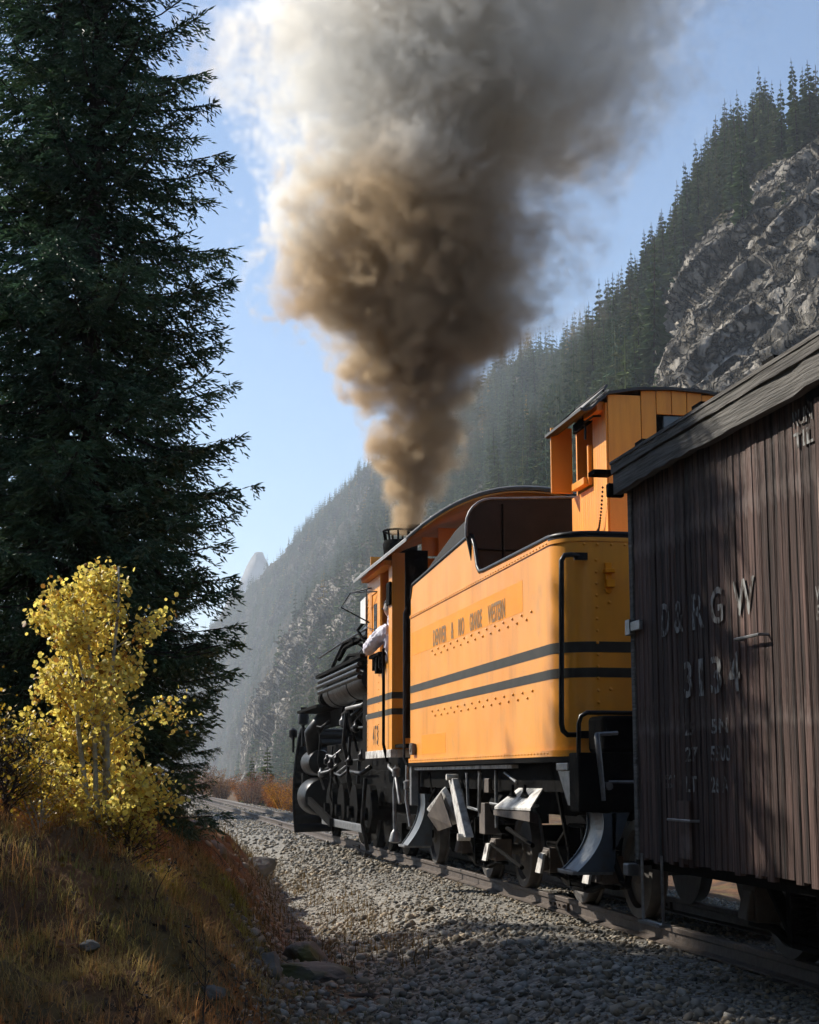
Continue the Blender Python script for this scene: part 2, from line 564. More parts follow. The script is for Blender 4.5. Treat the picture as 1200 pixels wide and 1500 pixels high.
while yy < 96:
    hx = 1.0 + random.uniform(-0.06, 0.06)
    t_ = bpy.data.objects.new('tie', tie_me) if tie_me else None
    if t_ is None:
        mb = MB()
        seg = 8
        for sgn in (0,):
            pass
        mb.box(-1.0, 1.0, -0.10, 0.10, -0.30, -0.142)
        t_ = obj('tie', mb, TIE, None, bevel=0.012)
        tie_me = t_.data
    else:
        COL.objects.link(t_)
        bv = t_.modifiers.new('bevel', 'BEVEL'); bv.width = 0.012; bv.segments = 1
    t_.parent = track
    t_.location = (random.uniform(-0.05, 0.05), yy, random.uniform(-0.008, 0.0))
    t_.rotation_euler = (0, random.uniform(-0.006, 0.006), random.uniform(-0.03, 0.03))
    t_.scale = (hx, random.uniform(0.9, 1.1), 1)
    yy += 0.56 + random.uniform(-0.04, 0.04)
    ti += 1


def stone_templates(n, seed, flat=0.7):
    r = np.random.default_rng(seed)
    t = (1 + 5 ** 0.5) / 2
    v = np.array([(-1, t, 0), (1, t, 0), (-1, -t, 0), (1, -t, 0), (0, -1, t), (0, 1, t), (0, -1, -t), (0, 1, -t), (t, 0, -1), (t, 0, 1), (-t, 0, -1), (-t, 0, 1)], float)
    v /= np.linalg.norm(v[0])
    f = np.array([(0, 11, 5), (0, 5, 1), (0, 1, 7), (0, 7, 10), (0, 10, 11), (1, 5, 9), (5, 11, 4), (11, 10, 2), (10, 7, 6), (7, 1, 8), (3, 9, 4), (3, 4, 2), (3, 2, 6), (3, 6, 8), (3, 8, 9), (4, 9, 5), (2, 4, 11), (6, 2, 10), (8, 6, 7), (9, 8, 1)])
    out = []
    for _ in range(n):
        q = v * r.uniform(0.5, 1.25, (12, 1)) + r.normal(0, 0.10, (12, 3))
        q *= np.array([r.uniform(0.8, 1.2), r.uniform(0.7, 1.1), flat * r.uniform(0.75, 1.15)])
        out.append(q)
    return out, f


ST, SF = stone_templates(10, 5)


def scatter_stones(n, xr, yr, smin, smax, seed, keep=None):
    r = np.random.default_rng(seed)
    X = r.uniform(*xr, n); Y = yr[0] + (yr[1] - yr[0]) * r.random(n) ** 1.25
    toe = np.clip(1.0 + (Y - 9.0) * 0.10, 0.75, 2.3)
    ok = r.random(n) < np.clip((X - toe + 0.55) / 0.5, 0.06, 1)
    X, Y = X[ok], Y[ok]
    S = smin + (smax - smin) * r.random(len(X)) ** 2.2
    Z = ground_z(X, Y) + S * 0.25
    return X, Y, Z, S


def stone_rgb(r, n):
    b = r.uniform(0.3, 1.35, (n, 1))
    base = np.array([0.275, 0.24, 0.19]) * b
    warm = r.random((n, 1))
    return base * (1 + (warm - 0.5) * np.array([0.28, 0.04, -0.30]))


rs = np.random.default_rng(31)
parts = [scatter_stones(34000, (0.7, 6.2), (7.6, 26), 0.008, 0.028, 1), scatter_stones(9000, (2.0, 6.4), (20, 70), 0.025, 0.055, 2), scatter_stones(1500, (0.8, 3.2), (7.6, 16), 0.028, 0.052, 4)]
SX = np.concatenate([p[0] for p in parts]); SY = np.concatenate([p[1] for p in parts]); SZ = np.concatenate([p[2] for p in parts]); SS = np.concatenate([p[3] for p in parts])
# the 300 largest stones in view are objects, the rest one mass
inview = (SY > 9.0) & (SY < 15.5) & (SX > 1.2) & (SX < 3.3) & ((SX - 0.02 * SY) < 3.25)
rank = np.where(inview, SS / SY, 0)
big = np.argsort(-rank)[:300]
mask = np.ones(len(SX), bool); mask[big] = False
vv, ff, cc = [], [], []
nb = 0
idx = np.where(mask)[0]
tmp = rs.integers(0, 10, len(idx))
for k in range(10):
    sel = idx[tmp == k]
    n = len(sel)
    an = rs.uniform(0, 2 * math.pi, n)
    tl = rs.uniform(-0.5, 0.5, (n, 1))
    q = ST[k][None] * SS[sel][:, None, None]
    c, s = np.cos(an)[:, None], np.sin(an)[:, None]
    x = q[..., 0] * c - q[..., 1] * s; y = q[..., 0] * s + q[..., 1] * c; z = q[..., 2] + tl * x
    w = np.stack([x + SX[sel][:, None], y + SY[sel][:, None], z + SZ[sel][:, None]], -1)
    vv.append(w.reshape(-1, 3))
    ff.append((SF[None] + (np.arange(n) * 12)[:, None, None]).reshape(-1, 3) + nb)
    cc.append(np.repeat(stone_rgb(rs, n), 20, 0))
    nb += n * 12
ballast = mesh_obj('ballast', np_mesh('ballast', np.concatenate(vv), np.concatenate(ff), col=np.concatenate(cc)), STONE)
tag(ballast, 'loose grey crushed stone ballast along the track', 'ballast', kind='stuff')
stone_me = []
for k in range(10):
    stone_me.append(np_mesh('ballast_stone', ST[k], SF, col=np.repeat(stone_rgb(rs, 1), 20, 0)))
    stone_me[-1].materials.append(STONE)
for i in big:
    o = bpy.data.objects.new('ballast_stone', stone_me[rs.integers(0, 10)])
    COL.objects.link(o)
    o.parent = track
    s_ = float(SS[i]) * 1.05
    o.location = (SX[i] - 4.5, SY[i], SZ[i] + 0.004)
    o.scale = (s_, s_, s_)
    o.rotation_euler = (rs.uniform(-0.4, 0.4), rs.uniform(-0.4, 0.4), rs.uniform(0, 6.28))

# ---- the mountain wall on the right of the valley (ridge and foot lines in metres)
RIDGE = np.array([(104, 95, 92), (98, 140, 92), (86, 180, 90), (96, 219, 103), (101, 250, 105), (105, 281, 106), (115, 330, 110), (124, 380, 122), (134, 461, 141), (147, 582, 164), (152, 734, 182), (162, 865, 198), (158, 987, 202), (139, 1071, 187), (122, 1143, 170), (98, 1246, 148), (90, 1297, 140), (60, 1340, 90), (10, 1420, 10)], float)
RIDGE[:5, 2] -= 6.0; RIDGE[5:9, 2] -= 8.5; RIDGE[9:16, 2] -= 6.0
FOOT = np.array([(24, 40, -2), (23, 65, -2), (24, 90, -2), (25, 120, -2), (26, 150, -2), (27, 190, -2), (29, 240, -2), (31, 300, -2), (36, 380, -2), (35, 470, -2), (46, 580, -2), (56, 700, -2), (62, 800, -2), (62, 900, -2), (66, 980, -2), (64, 1080, -2), (56, 1150, -2), (30, 1220, -2), (-20, 1300, -2)], float)


def catmull(P, n):
    m = len(P)
    t = np.linspace(0, m - 1 - 1e-6, n)
    i = np.floor(t).astype(int); u = (t - i)[:, None]
    g = lambda k: P[np.clip(i + k, 0, m - 1)]
    a, b, c, d = g(-1), g(0), g(1), g(2)
    return 0.5 * (2 * b + (c - a) * u + (2 * a - 5 * b + 4 * c - d) * u ** 2 + (3 * b - a - 3 * c + d) * u ** 3)


def cells(p, seed):
    """cellular noise: random value of the nearest cell, tilt inside it and distance to the cell edge"""
    sh = p.shape[:-1]
    p = p.reshape(-1, 3)
    b = np.floor(p).astype(np.int64)
    f1 = np.full(len(p), 9.0); f2 = f1.copy(); idv = np.zeros(len(p)); tl = np.zeros((len(p), 3))
    def hh(i, k):
        n = (i[:, 0] * 73856093) ^ (i[:, 1] * 19349663) ^ (i[:, 2] * 83492791) ^ ((seed * 31 + k) * 2654435)
        n = (n ^ (n >> 13)) * 1274126177
        return _P[(n ^ (n >> 16)) & 4095]
    for a in (-1, 0, 1):
        for c in (-1, 0, 1):
            for e in (-1, 0, 1):
                i = b + np.array([a, c, e])
                pt = i + np.stack([hh(i, 1), hh(i, 2), hh(i, 3)], 1)
                v = p - pt
                d = np.sqrt((v * v).sum(1))
                new = d < f1
                f2 = np.where(new, f1, np.minimum(f2, d))
                f1 = np.where(new, d, f1)
                idv = np.where(new, hh(i, 4), idv)
                tl = np.where(new[:, None], v * (np.stack([hh(i, 5), hh(i, 6), hh(i, 7)], 1) - 0.5), tl)
    return idv.reshape(sh), tl.sum(1).reshape(sh), (f2 - f1).reshape(sh)


NS, NT, NB = 900, 250, 22
rdg, fot = catmull(RIDGE, NS), catmull(FOOT, NS)
tt = np.linspace(0, 1, NT)[None, :, None]
body = fot[:, None] * (1 - tt) + rdg[:, None] * tt
body[..., 2] = fot[:, None, 2] + (rdg[:, None, 2] - fot[:, None, 2]) * (tt[..., 0] ** 0.94)
tb = np.linspace(0, 1, NB + 1)[1:][None, :]
back = np.repeat(rdg[:, None], NB, 1)
back[..., 0] += 160 * tb; back[..., 1] += 60 * tb
back[..., 2] -= 95 * tb ** 1.2
MTN = np.concatenate([body, back], 1)
dist = np.hypot(MTN[..., 0], MTN[..., 1])
amp = np.clip(dist / 420, 0.42, 2.0)
tcol = np.concatenate([np.linspace(0, 1, NT), np.ones(NB)])[None, :]
edge = sstep(0, 0.10, tcol) * np.ones_like(dist)
q = MTN.copy()
# big spurs and gullies, fractures that climb steeply
warp = (fbm(q / 30, 3, 40) - 0.5)[..., None] * np.array([14, 14, 6])
qw = q + warp
spur = fbm(np.stack([qw[..., 0] * 0.35 / 38, qw[..., 1] / 38, qw[..., 2] * 0.35 / 38], -1) / np.clip(amp, 0.6, 2)[..., None], 4, 41, ridged=True) - 0.55
fr = np.stack([qw[..., 0] * 0.25, qw[..., 1] + 0.55 * qw[..., 2], (qw[..., 2] - 0.5 * qw[..., 1]) * 0.22], -1)
crack = np.clip((fbm(fr / 7.0, 5, 44, ridged=True) - 0.56) * 2.1, -0.75, 0.7)
crack2 = np.clip((fbm(fr / 2.3 + 9, 4, 47, ridged=True) - 0.56) * 1.8, -0.7, 0.7)
ledge = fbm(q / 5.0, 4, 50) - 0.5
nz = fbm(q / 22, 3, 60) - 0.5
cliff = sstep(122, 102, MTN[..., 1] - nz * 60 - MTN[..., 2] * 0.90) * sstep(77, 67, MTN[..., 2] + nz * 30)
cliff = np.where(tcol < 1, cliff, 0)
rocky = 0.9 * sstep(0.60, 0.72, fbm(np.stack([q[..., 0] / 16, q[..., 1] / 26 + q[..., 2] / 60, q[..., 2] / 18], -1) / np.clip(amp, 0.7, 1.6)[..., None], 4, 70)) * 0.85
spurface = sstep(330, 400, MTN[..., 1]) * sstep(640, 520, MTN[..., 1]) * sstep(105, 50, MTN[..., 2] + nz * 40)
rock = np.clip(np.maximum(cliff, np.maximum(rocky, spurface * sstep(0.36, 0.52, fbm(fr / 16, 4, 77)))), 0, 1)
near = (MTN[..., 1] < 330) & (rock > 0.02)
slab = np.zeros_like(dist)
frn = fr[near]
for sc_, am_, sd_ in ((11.0, 3.6, 1), (4.2, 2.4, 2), (1.7, 1.1, 3)):
    i_, t_, e_ = cells(frn / sc_ * np.array([1.0, 1.0, 0.9]), 500 + sd_)
    slab[near] += am_ * ((i_ - 0.5) + t_ * 1.4 - 0.45 * np.exp(-e_ / 0.10))
disp = slab * rock + spur * 13 * amp * (0.35 + 0.65 * sstep(1.0, 0.75, tcol)) + np.where(near, 0.35, 1.0) * (crack * 8.0 + crack2 * 3.4) * (0.12 + 0.88 * rock) * np.clip(amp, 0.45, 1.4) + ledge * 3.0 * amp
disp = disp * edge
MTN[..., 0] += -0.80 * disp; MTN[..., 1] += -0.25 * disp; MTN[..., 2] += 0.42 * disp
ncol = NT + NB
rock = rock * np.where(MTN[..., 1] > 300, 0.62, 1.0)
mi = (np.arange(NS - 1)[:, None] * ncol + np.arange(ncol - 1)[None, :])
mf = np.stack([mi, mi + 1, mi + ncol + 1, mi + ncol], -1).reshape(-1, 4)
rock_f = 0.25 * (rock[:-1, :-1] + rock[1:, :-1] + rock[:-1, 1:] + rock[1:, 1:])


def mountain_material():
    m = bpy.data.materials.new('mountain_rock_and_scrub')
    m.use_nodes = True
    N, L = m.node_tree.nodes, m.node_tree.links
    b = N['Principled BSDF']
    b.inputs['Roughness'].default_value = 0.95
    b.inputs['Specular IOR Level'].default_value = 0.1
    ge = N.new('ShaderNodeNewGeometry')
    at = N.new('ShaderNodeAttribute'); at.attribute_name = 'v'
    def noise(s, det=6, st=(1, 1, 1)):
        mp = N.new('ShaderNodeMapping'); mp.inputs['Scale'].default_value = st; mp.inputs['Rotation'].default_value = (R(-28), 0, 0)
        L.new(ge.outputs['Position'], mp.inputs[0])
        n = N.new('ShaderNodeTexNoise'); n.inputs['Scale'].default_value = s; n.inputs['Detail'].default_value = det
        n.inputs['Roughness'].default_value = 0.65
        L.new(mp.outputs[0], n.inputs['Vector']); return n.outputs['Fac']
    def rng_(v, a, c):
        r = N.new('ShaderNodeMapRange'); r.inputs['From Min'].default_value = a; r.inputs['From Max'].default_value = c
        L.new(v, r.inputs['Value']); return r.outputs[0]
    def mix(f, a, c):
        x = N.new('ShaderNodeMix'); x.data_type = 'RGBA'
        L.new(f, x.inputs['Factor'])
        for k, q_ in (('A', a), ('B', c)):
            if isinstance(q_, tuple): x.inputs[k].default_value = (*q_, 1)
            else: L.new(q_, x.inputs[k])
        return x.outputs['Result']
    granite = mix(rng_(noise(0.35, 8, (1, 1, 0.35)), 0.38, 0.62), (0.085, 0.078, 0.066), (0.40, 0.365, 0.315))
    granite = mix(rng_(noise(0.7, 6, (1, 1, 0.22)), 0.54, 0.64), granite, (0.045, 0.042, 0.036))
    def fissure(s, st, wd):
        mp = N.new('ShaderNodeMapping'); mp.inputs['Scale'].default_value = st; mp.inputs['Rotation'].default_value = (R(-28), 0, 0)
        wp = N.new('ShaderNodeTexNoise'); wp.inputs['Scale'].default_value = s * 1.5; wp.inputs['Detail'].default_value = 4
        L.new(ge.outputs['Position'], wp.inputs['Vector'])
        sc_ = N.new('ShaderNodeVectorMath'); sc_.operation = 'SCALE'; sc_.inputs['Scale'].default_value = 1.3 / s
        L.new(wp.outputs['Color'], sc_.inputs[0])
        ad_ = N.new('ShaderNodeVectorMath'); ad_.operation = 'ADD'
        L.new(ge.outputs['Position'], ad_.inputs[0]); L.new(sc_.outputs[0], ad_.inputs[1]); L.new(ad_.outputs[0], mp.inputs[0])
        vo = N.new('ShaderNodeTexVoronoi'); vo.feature = 'DISTANCE_TO_EDGE'; vo.inputs['Scale'].default_value = s
        L.new(mp.outputs[0], vo.inputs['Vector'])
        return rng_(vo.outputs['Distance'], 0.0, wd)
    fa, fb = fissure(0.16, (1, 1.6, 0.5), 0.09), fissure(0.5, (1, 1.5, 0.55), 0.10)
    fm = N.new('ShaderNodeMath'); fm.operation = 'MULTIPLY'; L.new(fa, fm.inputs[0]); L.new(fb, fm.inputs[1])
    granite = mix(fm.outputs[0], (0.035, 0.032, 0.028), granite)
    scrub = mix(rng_(noise(0.09, 6), 0.42, 0.60), (0.030, 0.032, 0.019), (0.075, 0.058, 0.033))
    scrub = mix(rng_(noise(0.5, 5), 0.56, 0.70), scrub, (0.022, 0.026, 0.017))
    f = N.new('ShaderNodeMath'); f.operation = 'ADD'
    nn = N.new('ShaderNodeMath'); nn.operation = 'MULTIPLY_ADD'; nn.inputs[1].default_value = 0.9; nn.inputs[2].default_value = -0.45
    L.new(noise(0.28, 6), nn.inputs[0]); L.new(nn.outputs[0], f.inputs[0]); L.new(at.outputs['Fac'], f.inputs[1])
    c = mix(rng_(f.outputs[0], 0.38, 0.58), scrub, granite)
    L.new(c, b.inputs['Base Color'])
    bu = N.new('ShaderNodeBump'); bu.inputs['Strength'].default_value = 1.0; bu.inputs['Distance'].default_value = 0.8
    bh = N.new('ShaderNodeMath'); bh.operation = 'ADD'
    L.new(noise(0.9, 8, (1, 1, 0.45)), bh.inputs[0]); L.new(fm.outputs[0], bh.inputs[1])
    L.new(bh.outputs[0], bu.inputs['Height']); L.new(bu.outputs[0], b.inputs['Normal'])
    return m


mountain = mesh_obj('mountain', np_mesh('mountain', MTN.reshape(-1, 3), mf, attr=rock_f.ravel(), smooth=False), mountain_material())
tag(mountain, 'steep mountainside with granite cliff and scrub slopes right of the valley', None, kind='structure')

# ---- far pale summit that closes the valley
fx = np.linspace(-320, 420, 150); fy = np.linspace(0, 360, 60)
FX, FY = np.meshgrid(fx, fy)
fp = np.stack([FX / 70, FY / 70, FX * 0], -1)
FZ = 262 * np.exp(-np.abs((FX - 10) / 105) ** 1.3 - ((FY - 180) / 130) ** 2) * (0.62 + 0.50 * fbm(fp, 6, 80, ridged=True)) - 8
FV = np.stack([FX + 152, FY + 1640, FZ], -1).reshape(-1, 3)
fi = (np.arange(59)[:, None] * 150 + np.arange(149)[None, :]).ravel()
farm = M('far_summit_rock', (0.16, 0.15, 0.14), (0.32, 0.31, 0.30), rough=0.95, scale=0.03, bump=0.0, c3=(0.62, 0.63, 0.66), s3=0.02, l3=0.50, h3=0.60)
far_mountain = mesh_obj('far_mountain', np_mesh('far_mountain', FV, np.stack([fi, fi + 1, fi + 151, fi + 150], 1)), farm)
tag(far_mountain, 'pale far summit closing the valley', None, kind='structure')
# ================================================================== TRAIN
def text_mb(txt, y0, y1, z0, z1, x, bold=0.018, depth=0.002):
    """flat lettering standing on a plane X = x that faces -X; reads from +Y (y0) to -Y (y1)"""
    cu = bpy.data.curves.new('txt', 'FONT')
    cu.body = txt
    cu.size = 1.0
    cu.resolution_u = 3
    cu.offset = bold
    to = bpy.data.objects.new('txt', cu)
    COL.objects.link(to)
    bpy.context.view_layer.update()
    me = bpy.data.meshes.new_from_object(to.evaluated_get(bpy.context.evaluated_depsgraph_get()))
    vs_ = np.array([v.co[:] for v in me.vertices])
    fs_ = [tuple(p.vertices) for p in me.polygons]
    bpy.data.objects.remove(to); bpy.data.curves.remove(cu); bpy.data.meshes.remove(me)
    mn, mx = vs_.min(0), vs_.max(0)
    s = (vs_ - mn) / np.maximum(mx - mn, 1e-6)
    out = [(x - depth, y0 + (y1 - y0) * a, z0 + (z1 - z0) * b) for a, b, _ in s]
    return MB().add(out, fs_)


def rivet(mb, p, r=0.013, axis='X', sgn=-1):
    prof = [(r, 0.0), (r * 0.86, sgn * r * 0.5), (r * 0.45, sgn * r * 0.82)]
    mb.lathe(prof, p, axis, 6)


def arc(c, r, a0, a1, n):
    return [(c[0] + r * math.cos(R(a0 + (a1 - a0) * k / n)), c[1] + r * math.sin(R(a0 + (a1 - a0) * k / n))) for k in range(n + 1)]


# ---------------------------------------------------------------- boxcar
XL, XR = 3.25, 5.75
box = empty('boxcar', (4.5, 5.0, 0))
tag(box, 'old wooden boxcar with weathered red plank siding and faded white lettering', 'boxcar')
BY0, BY1 = 0.55, 9.60
SZ0, SZ1 = 0.565, 2.99
side = obj('side_wall', MB().box(XL + 0.03, XL + 0.06, BY0 + 0.05, BY1 - 0.05, SZ0 + 0.02, SZ1), FASCIA, box)
side2 = obj('side_wall', MB().box(XR - 0.06, XR - 0.03, BY0 + 0.05, BY1 - 0.05, SZ0 + 0.02, SZ1), SIDING, box)
endw = obj('end_wall', MB().box(XL + 0.07, XR - 0.07, BY1 - 0.05, BY1 - 0.025, SZ0 + 0.02, 3.1), SIDING, box)
endw2 = obj('end_wall', MB().box(XL + 0.07, XR - 0.07, BY0 + 0.025, BY0 + 0.05, SZ0 + 0.02, 3.1), SIDING, box)
pw = 0.0855
n_pl = int((BY1 - BY0) / pw)
pl_me = []
for k in range(3):
    g = 0.006 + 0.003 * k
    w = pw - 0.004
    mb = MB().prism([(0.032, 0.0), (0.032, w), (0.006, w), (0.0, w - g), (0.0, g), (0.006, 0.0)], 0, SZ1 - SZ0, 'Z')
    me = bpy.data.meshes.new('plank')
    me.from_pydata(mb.v, [], mb.f)
    bm = bmesh.new(); bm.from_mesh(me); bmesh.ops.recalc_face_normals(bm, faces=bm.faces); bm.to_mesh(me); bm.free()
    me.materials.append(SIDING)
    pl_me.append(me)
for k in range(n_pl):
    y = BY1 - (k + 1) * pw
    o = mesh_obj('plank', pl_me[random.randrange(3)], None, side)
    o.location = Vector((XL + random.uniform(-0.003, 0.003), y, SZ0 + random.uniform(-0.018, 0.012))) - wloc(side)
    o.rotation_euler = (random.uniform(-0.0012, 0.0012), 0, random.uniform(-0.02, 0.02))
for k in range(28):
    x = XL + 0.07 + k * 0.0843
    o = mesh_obj('plank', pl_me[random.randrange(3)], None, endw)
    o.rotation_euler = (0, 0, R(-90))
    o.location = Vector((x, BY1 + random.uniform(-0.002, 0.002), SZ0)) - wloc(endw)
obj('corner_post', MB().box(XL - 0.012, XL + 0.10, BY1 - 0.02, BY1 + 0.05, SZ0 - 0.01, SZ1), FASCIA, box, bevel=0.006)
obj('corner_post', MB().box(XR - 0.10, XR + 0.012, BY1 - 0.02, BY1 + 0.05, SZ0 - 0.01, SZ1), FASCIA, box, bevel=0.006)
# eaves: two stacked boards, frayed
def ragged(x0, x1, y0, y1, z0, z1, seed, seg=60, jag=0.010):
    r = random.Random(seed)
    mb = MB()
    ys = [y0 + (y1 - y0) * k / seg for k in range(seg + 1)]
    rows = []
    ph = r.uniform(0, 9)
    for y in ys:
        b = z0 + jag * (math.sin(y * 2.1 + ph) * 0.5 + r.uniform(-1, 1) * 0.6)
        t = z1 + jag * 0.3 * r.uniform(-1, 1)
        xx = x0 + jag * 0.4 * r.uniform(-1, 1)
        rows.append([(xx, y, b), (xx - 0.002, y, t), (x1, y, t), (x1, y, b)])
    v = [p for row in rows for p in row]
    f = []
    for k in range(seg):
        for j in range(4):
            f.append((4 * k + j, 4 * k + (j + 1) % 4, 4 * k + 4 + (j + 1) % 4, 4 * k + 4 + j))
    f += [(0, 1, 2, 3), tuple(4 * seg + j for j in (3, 2, 1, 0))]
    return mb.add(v, f)
obj('fascia_board', ragged(XL - 0.095, XL - 0.045, BY0 - 0.1, BY1 + 0.06, 2.885, 3.010, 3, jag=0.014), FASCIA, box)
obj('fascia_board', ragged(XL - 0.112, XL - 0.043, BY0 - 0.1, BY1 + 0.07, 3.016, 3.085, 4, jag=0.006), FASCIA, box)
obj('fascia_board', ragged(XR + 0.045, XR + 0.095, BY0 - 0.1, BY1 + 0.06, 2.885, 3.085, 5, jag=0.012), FASCIA, box)
obj('roof', MB().prism([(XL - 0.12, 3.075), (XL - 0.12, 3.095), (4.5, 3.34), (XR + 0.12, 3.095), (XR + 0.12, 3.075), (4.5, 3.31)], BY0 - 0.12, BY1 + 0.07, 'Y'), FASCIA, box)
obj('running_board', MB().box(4.2, 4.8, BY0 - 0.1, BY1 + 0.1, 3.36, 3.39), FASCIA, box)
for k in range(10):
    obj('roof_cleat', MB().box(XL - 0.09, XL + 0.05, 7.10 + k * 1.0 - 6.0, 7.24 + k * 1.0 - 6.0, 3.105, 3.135), BLACKM, box)
obj('end_fascia', MB().prism([(XL - 0.04, 2.89), (XR + 0.04, 2.89), (XR + 0.04, 3.08), (4.5, 3.30), (XL - 0.04, 3.08)], BY1 + 0.03, BY1 + 0.06, 'Y'), FASCIA, box)
# eave end block and bracket seen over the corner
obj('corner_bracket', MB().box(XL - 0.13, XL - 0.02, BY1 + 0.072, BY1 + 0.13, 2.87, 2.96), BLACKM, box, bevel=0.01)
obj('corner_strap', MB().box(XL - 0.04, XL + 0.14, BY1 - 0.02, BY1 + 0.07, 1.96, 2.06).box(XL - 0.035, XL - 0.012, BY1 - 0.2, BY1 + 0.05, 1.98, 2.04), STEEL, box, bevel=0.004)
# door with its track at the car's middle
dr = obj('door', MB().box(XL - 0.05, XL - 0.015, 3.6, 5.4, SZ0 + 0.05, 2.9), SIDING, box, bevel=0.004)
obj('handle', MB().tube([(XL - 0.05, 5.2, 1.6), (XL - 0.1, 5.2, 1.62), (XL - 0.1, 5.2, 1.88), (XL - 0.05, 5.2, 1.9)], 0.01, 6), BLACKM, dr)
obj('door_track', MB().box(XL - 0.042, XL - 0.02, 3.4, 6.85, 2.84, 2.88), BLACKM, box)
obj('door_post', MB().box(XL - 0.03, XL - 0.006, 6.66, 6.80, SZ0, 2.93), SIDING, box)
# lettering
for t, y0, y1, z0, z1 in (('D', 9.065, 8.93, 1.90, 2.10), ('&', 8.84, 8.69, 1.90, 2.09), ('R', 8.55, 8.36, 1.895, 2.10), ('G', 8.26, 8.08, 1.895, 2.10), ('W', 7.93, 7.64, 1.905, 2.10)):
    obj('lettering', text_mb(t, y0, y1, z0, z1, XL - 0.006), WHITEL, box)
for t, y0, y1 in (('3', 8.71, 8.58), ('1', 8.47, 8.40), ('3', 8.29, 8.13), ('4', 8.03, 7.87)):
    obj('lettering', text_mb(t, y0, y1, 1.515, 1.725, XL - 0.006), WHITEL, box)
for t, y0, y1, z0, z1 in (('25', 8.72, 8.58, 1.30, 1.38), ('5N', 8.30, 8.06, 1.30, 1.38), ('27', 8.72, 8.52, 1.15, 1.235), ('5500', 8.32, 8.04, 1.15, 1.235),
                          ('CAP', 9.07, 8.90, 1.05, 1.078), ('3134', 9.07, 8.92, 1.00, 1.027), ('LT', 8.72, 8.55, 0.98, 1.07), ('26 A', 8.33, 8.08, 0.98, 1.07)):
    obj('lettering', text_mb(t, y0, y1, z0, z1, XL - 0.006), WHITEL, box)
for t, y0, y1, z0, z1 in (('RUN', 7.09, 6.87, 2.76, 2.84), ('TIL', 7.09, 6.87, 2.65, 2.73), ('W', 6.86, 6.80, 1.88, 1.95), ('B', 6.86, 6.80, 1.79, 1.86)):
    obj('lettering', text_mb(t, y0, y1, z0, z1, XL - 0.006 if y0 > 6.9 else XL - 0.032), WHITEL, box)
# hardware along the lower side
obj('sill_step', MB().tube([(XL - 0.02, 9.50, 0.60), (XL - 0.02, 9.50, 0.20), (XL - 0.02, 9.14, 0.20), (XL - 0.02, 9.14, 0.60)], 0.010, 6).box(XL - 0.05, XL + 0.02, 9.12, 9.52, 0.185, 0.20), STEEL, box)
obj('card_board', MB().box(XL - 0.02, XL - 0.004, 8.66, 8.86, 0.60, 0.93), SIDING, box, bevel=0.003)
obj('grab_iron', MB().tube([(XL, 8.93, 0.82), (XL - 0.05, 8.93, 0.82), (XL - 0.05, 8.55, 0.82), (XL, 8.55, 0.82)], 0.008, 6), STEEL, box)
obj('grab_iron', MB().tube([(XL, 7.82, 1.78), (XL - 0.05, 7.82, 1.78), (XL - 0.05, 7.50, 1.78), (XL, 7.50, 1.78)], 0.008, 6), STEEL, box)
obj('side_sill', MB().box(XL + 0.07, XL + 0.22, BY0 + 0.05, BY1 - 0.02, 0.50, 0.60).box(XR - 0.22, XR - 0.07, BY0 + 0.05, BY1 - 0.02, 0.50, 0.60), BLACKM, box)
obj('end_beam', MB().box(XL + 0.02, XR - 0.02, BY1 + 0.0, BY1 + 0.14, 0.52, 0.86), BLACKM, box, bevel=0.01)
obj('floor', MB().box(XL + 0.1, XR - 0.1, BY0 + 0.1, BY1 - 0.06, 0.60, 0.68), BLACKM, box)
obj('centre_sill', MB().box(4.3, 4.7, BY0, BY1 + 0.1, 0.42, 0.62), BLACKM, box)
obj('truss_rod', MB().tube([(3.62, 8.6, 0.55), (3.62, 6.4, 0.34), (3.62, 4.0, 0.34), (3.62, 1.5, 0.55)], 0.016, 6), BLACKM, box)
obj('truss_rod', MB().tube([(5.38, 8.6, 0.55), (5.38, 6.4, 0.34), (5.38, 4.0, 0.34), (5.38, 1.5, 0.55)], 0.016, 6), BLACKM, box)
obj('coupler', MB().box(4.4, 4.6, BY1 + 0.1, 10.05, 0.55, 0.78).box(4.32, 4.68, 10.05, 10.28, 0.50, 0.84), BLACKM, box, bevel=0.02)


def wheel_mb(x, y, r=0.33):
    """one wheel as a lathe about X; outer face towards -X when x < 4.5"""
    s = -1 if x < 4.5 else 1
    m = MB().lathe([(0.02, s * 0.075), (0.10, s * 0.075), (0.12, s * 0.045), (r * 0.74, s * 0.020), (r * 0.80, s * 0.055), (r - 0.004, s * 0.055), (r, s * 0.045), (r, s * -0.035), (r + 0.026, s * -0.048), (r + 0.026, s * -0.06), (r * 0.78, s * -0.06), (0.02, s * -0.06)], (x, y, r), 'X', 32)
    return m


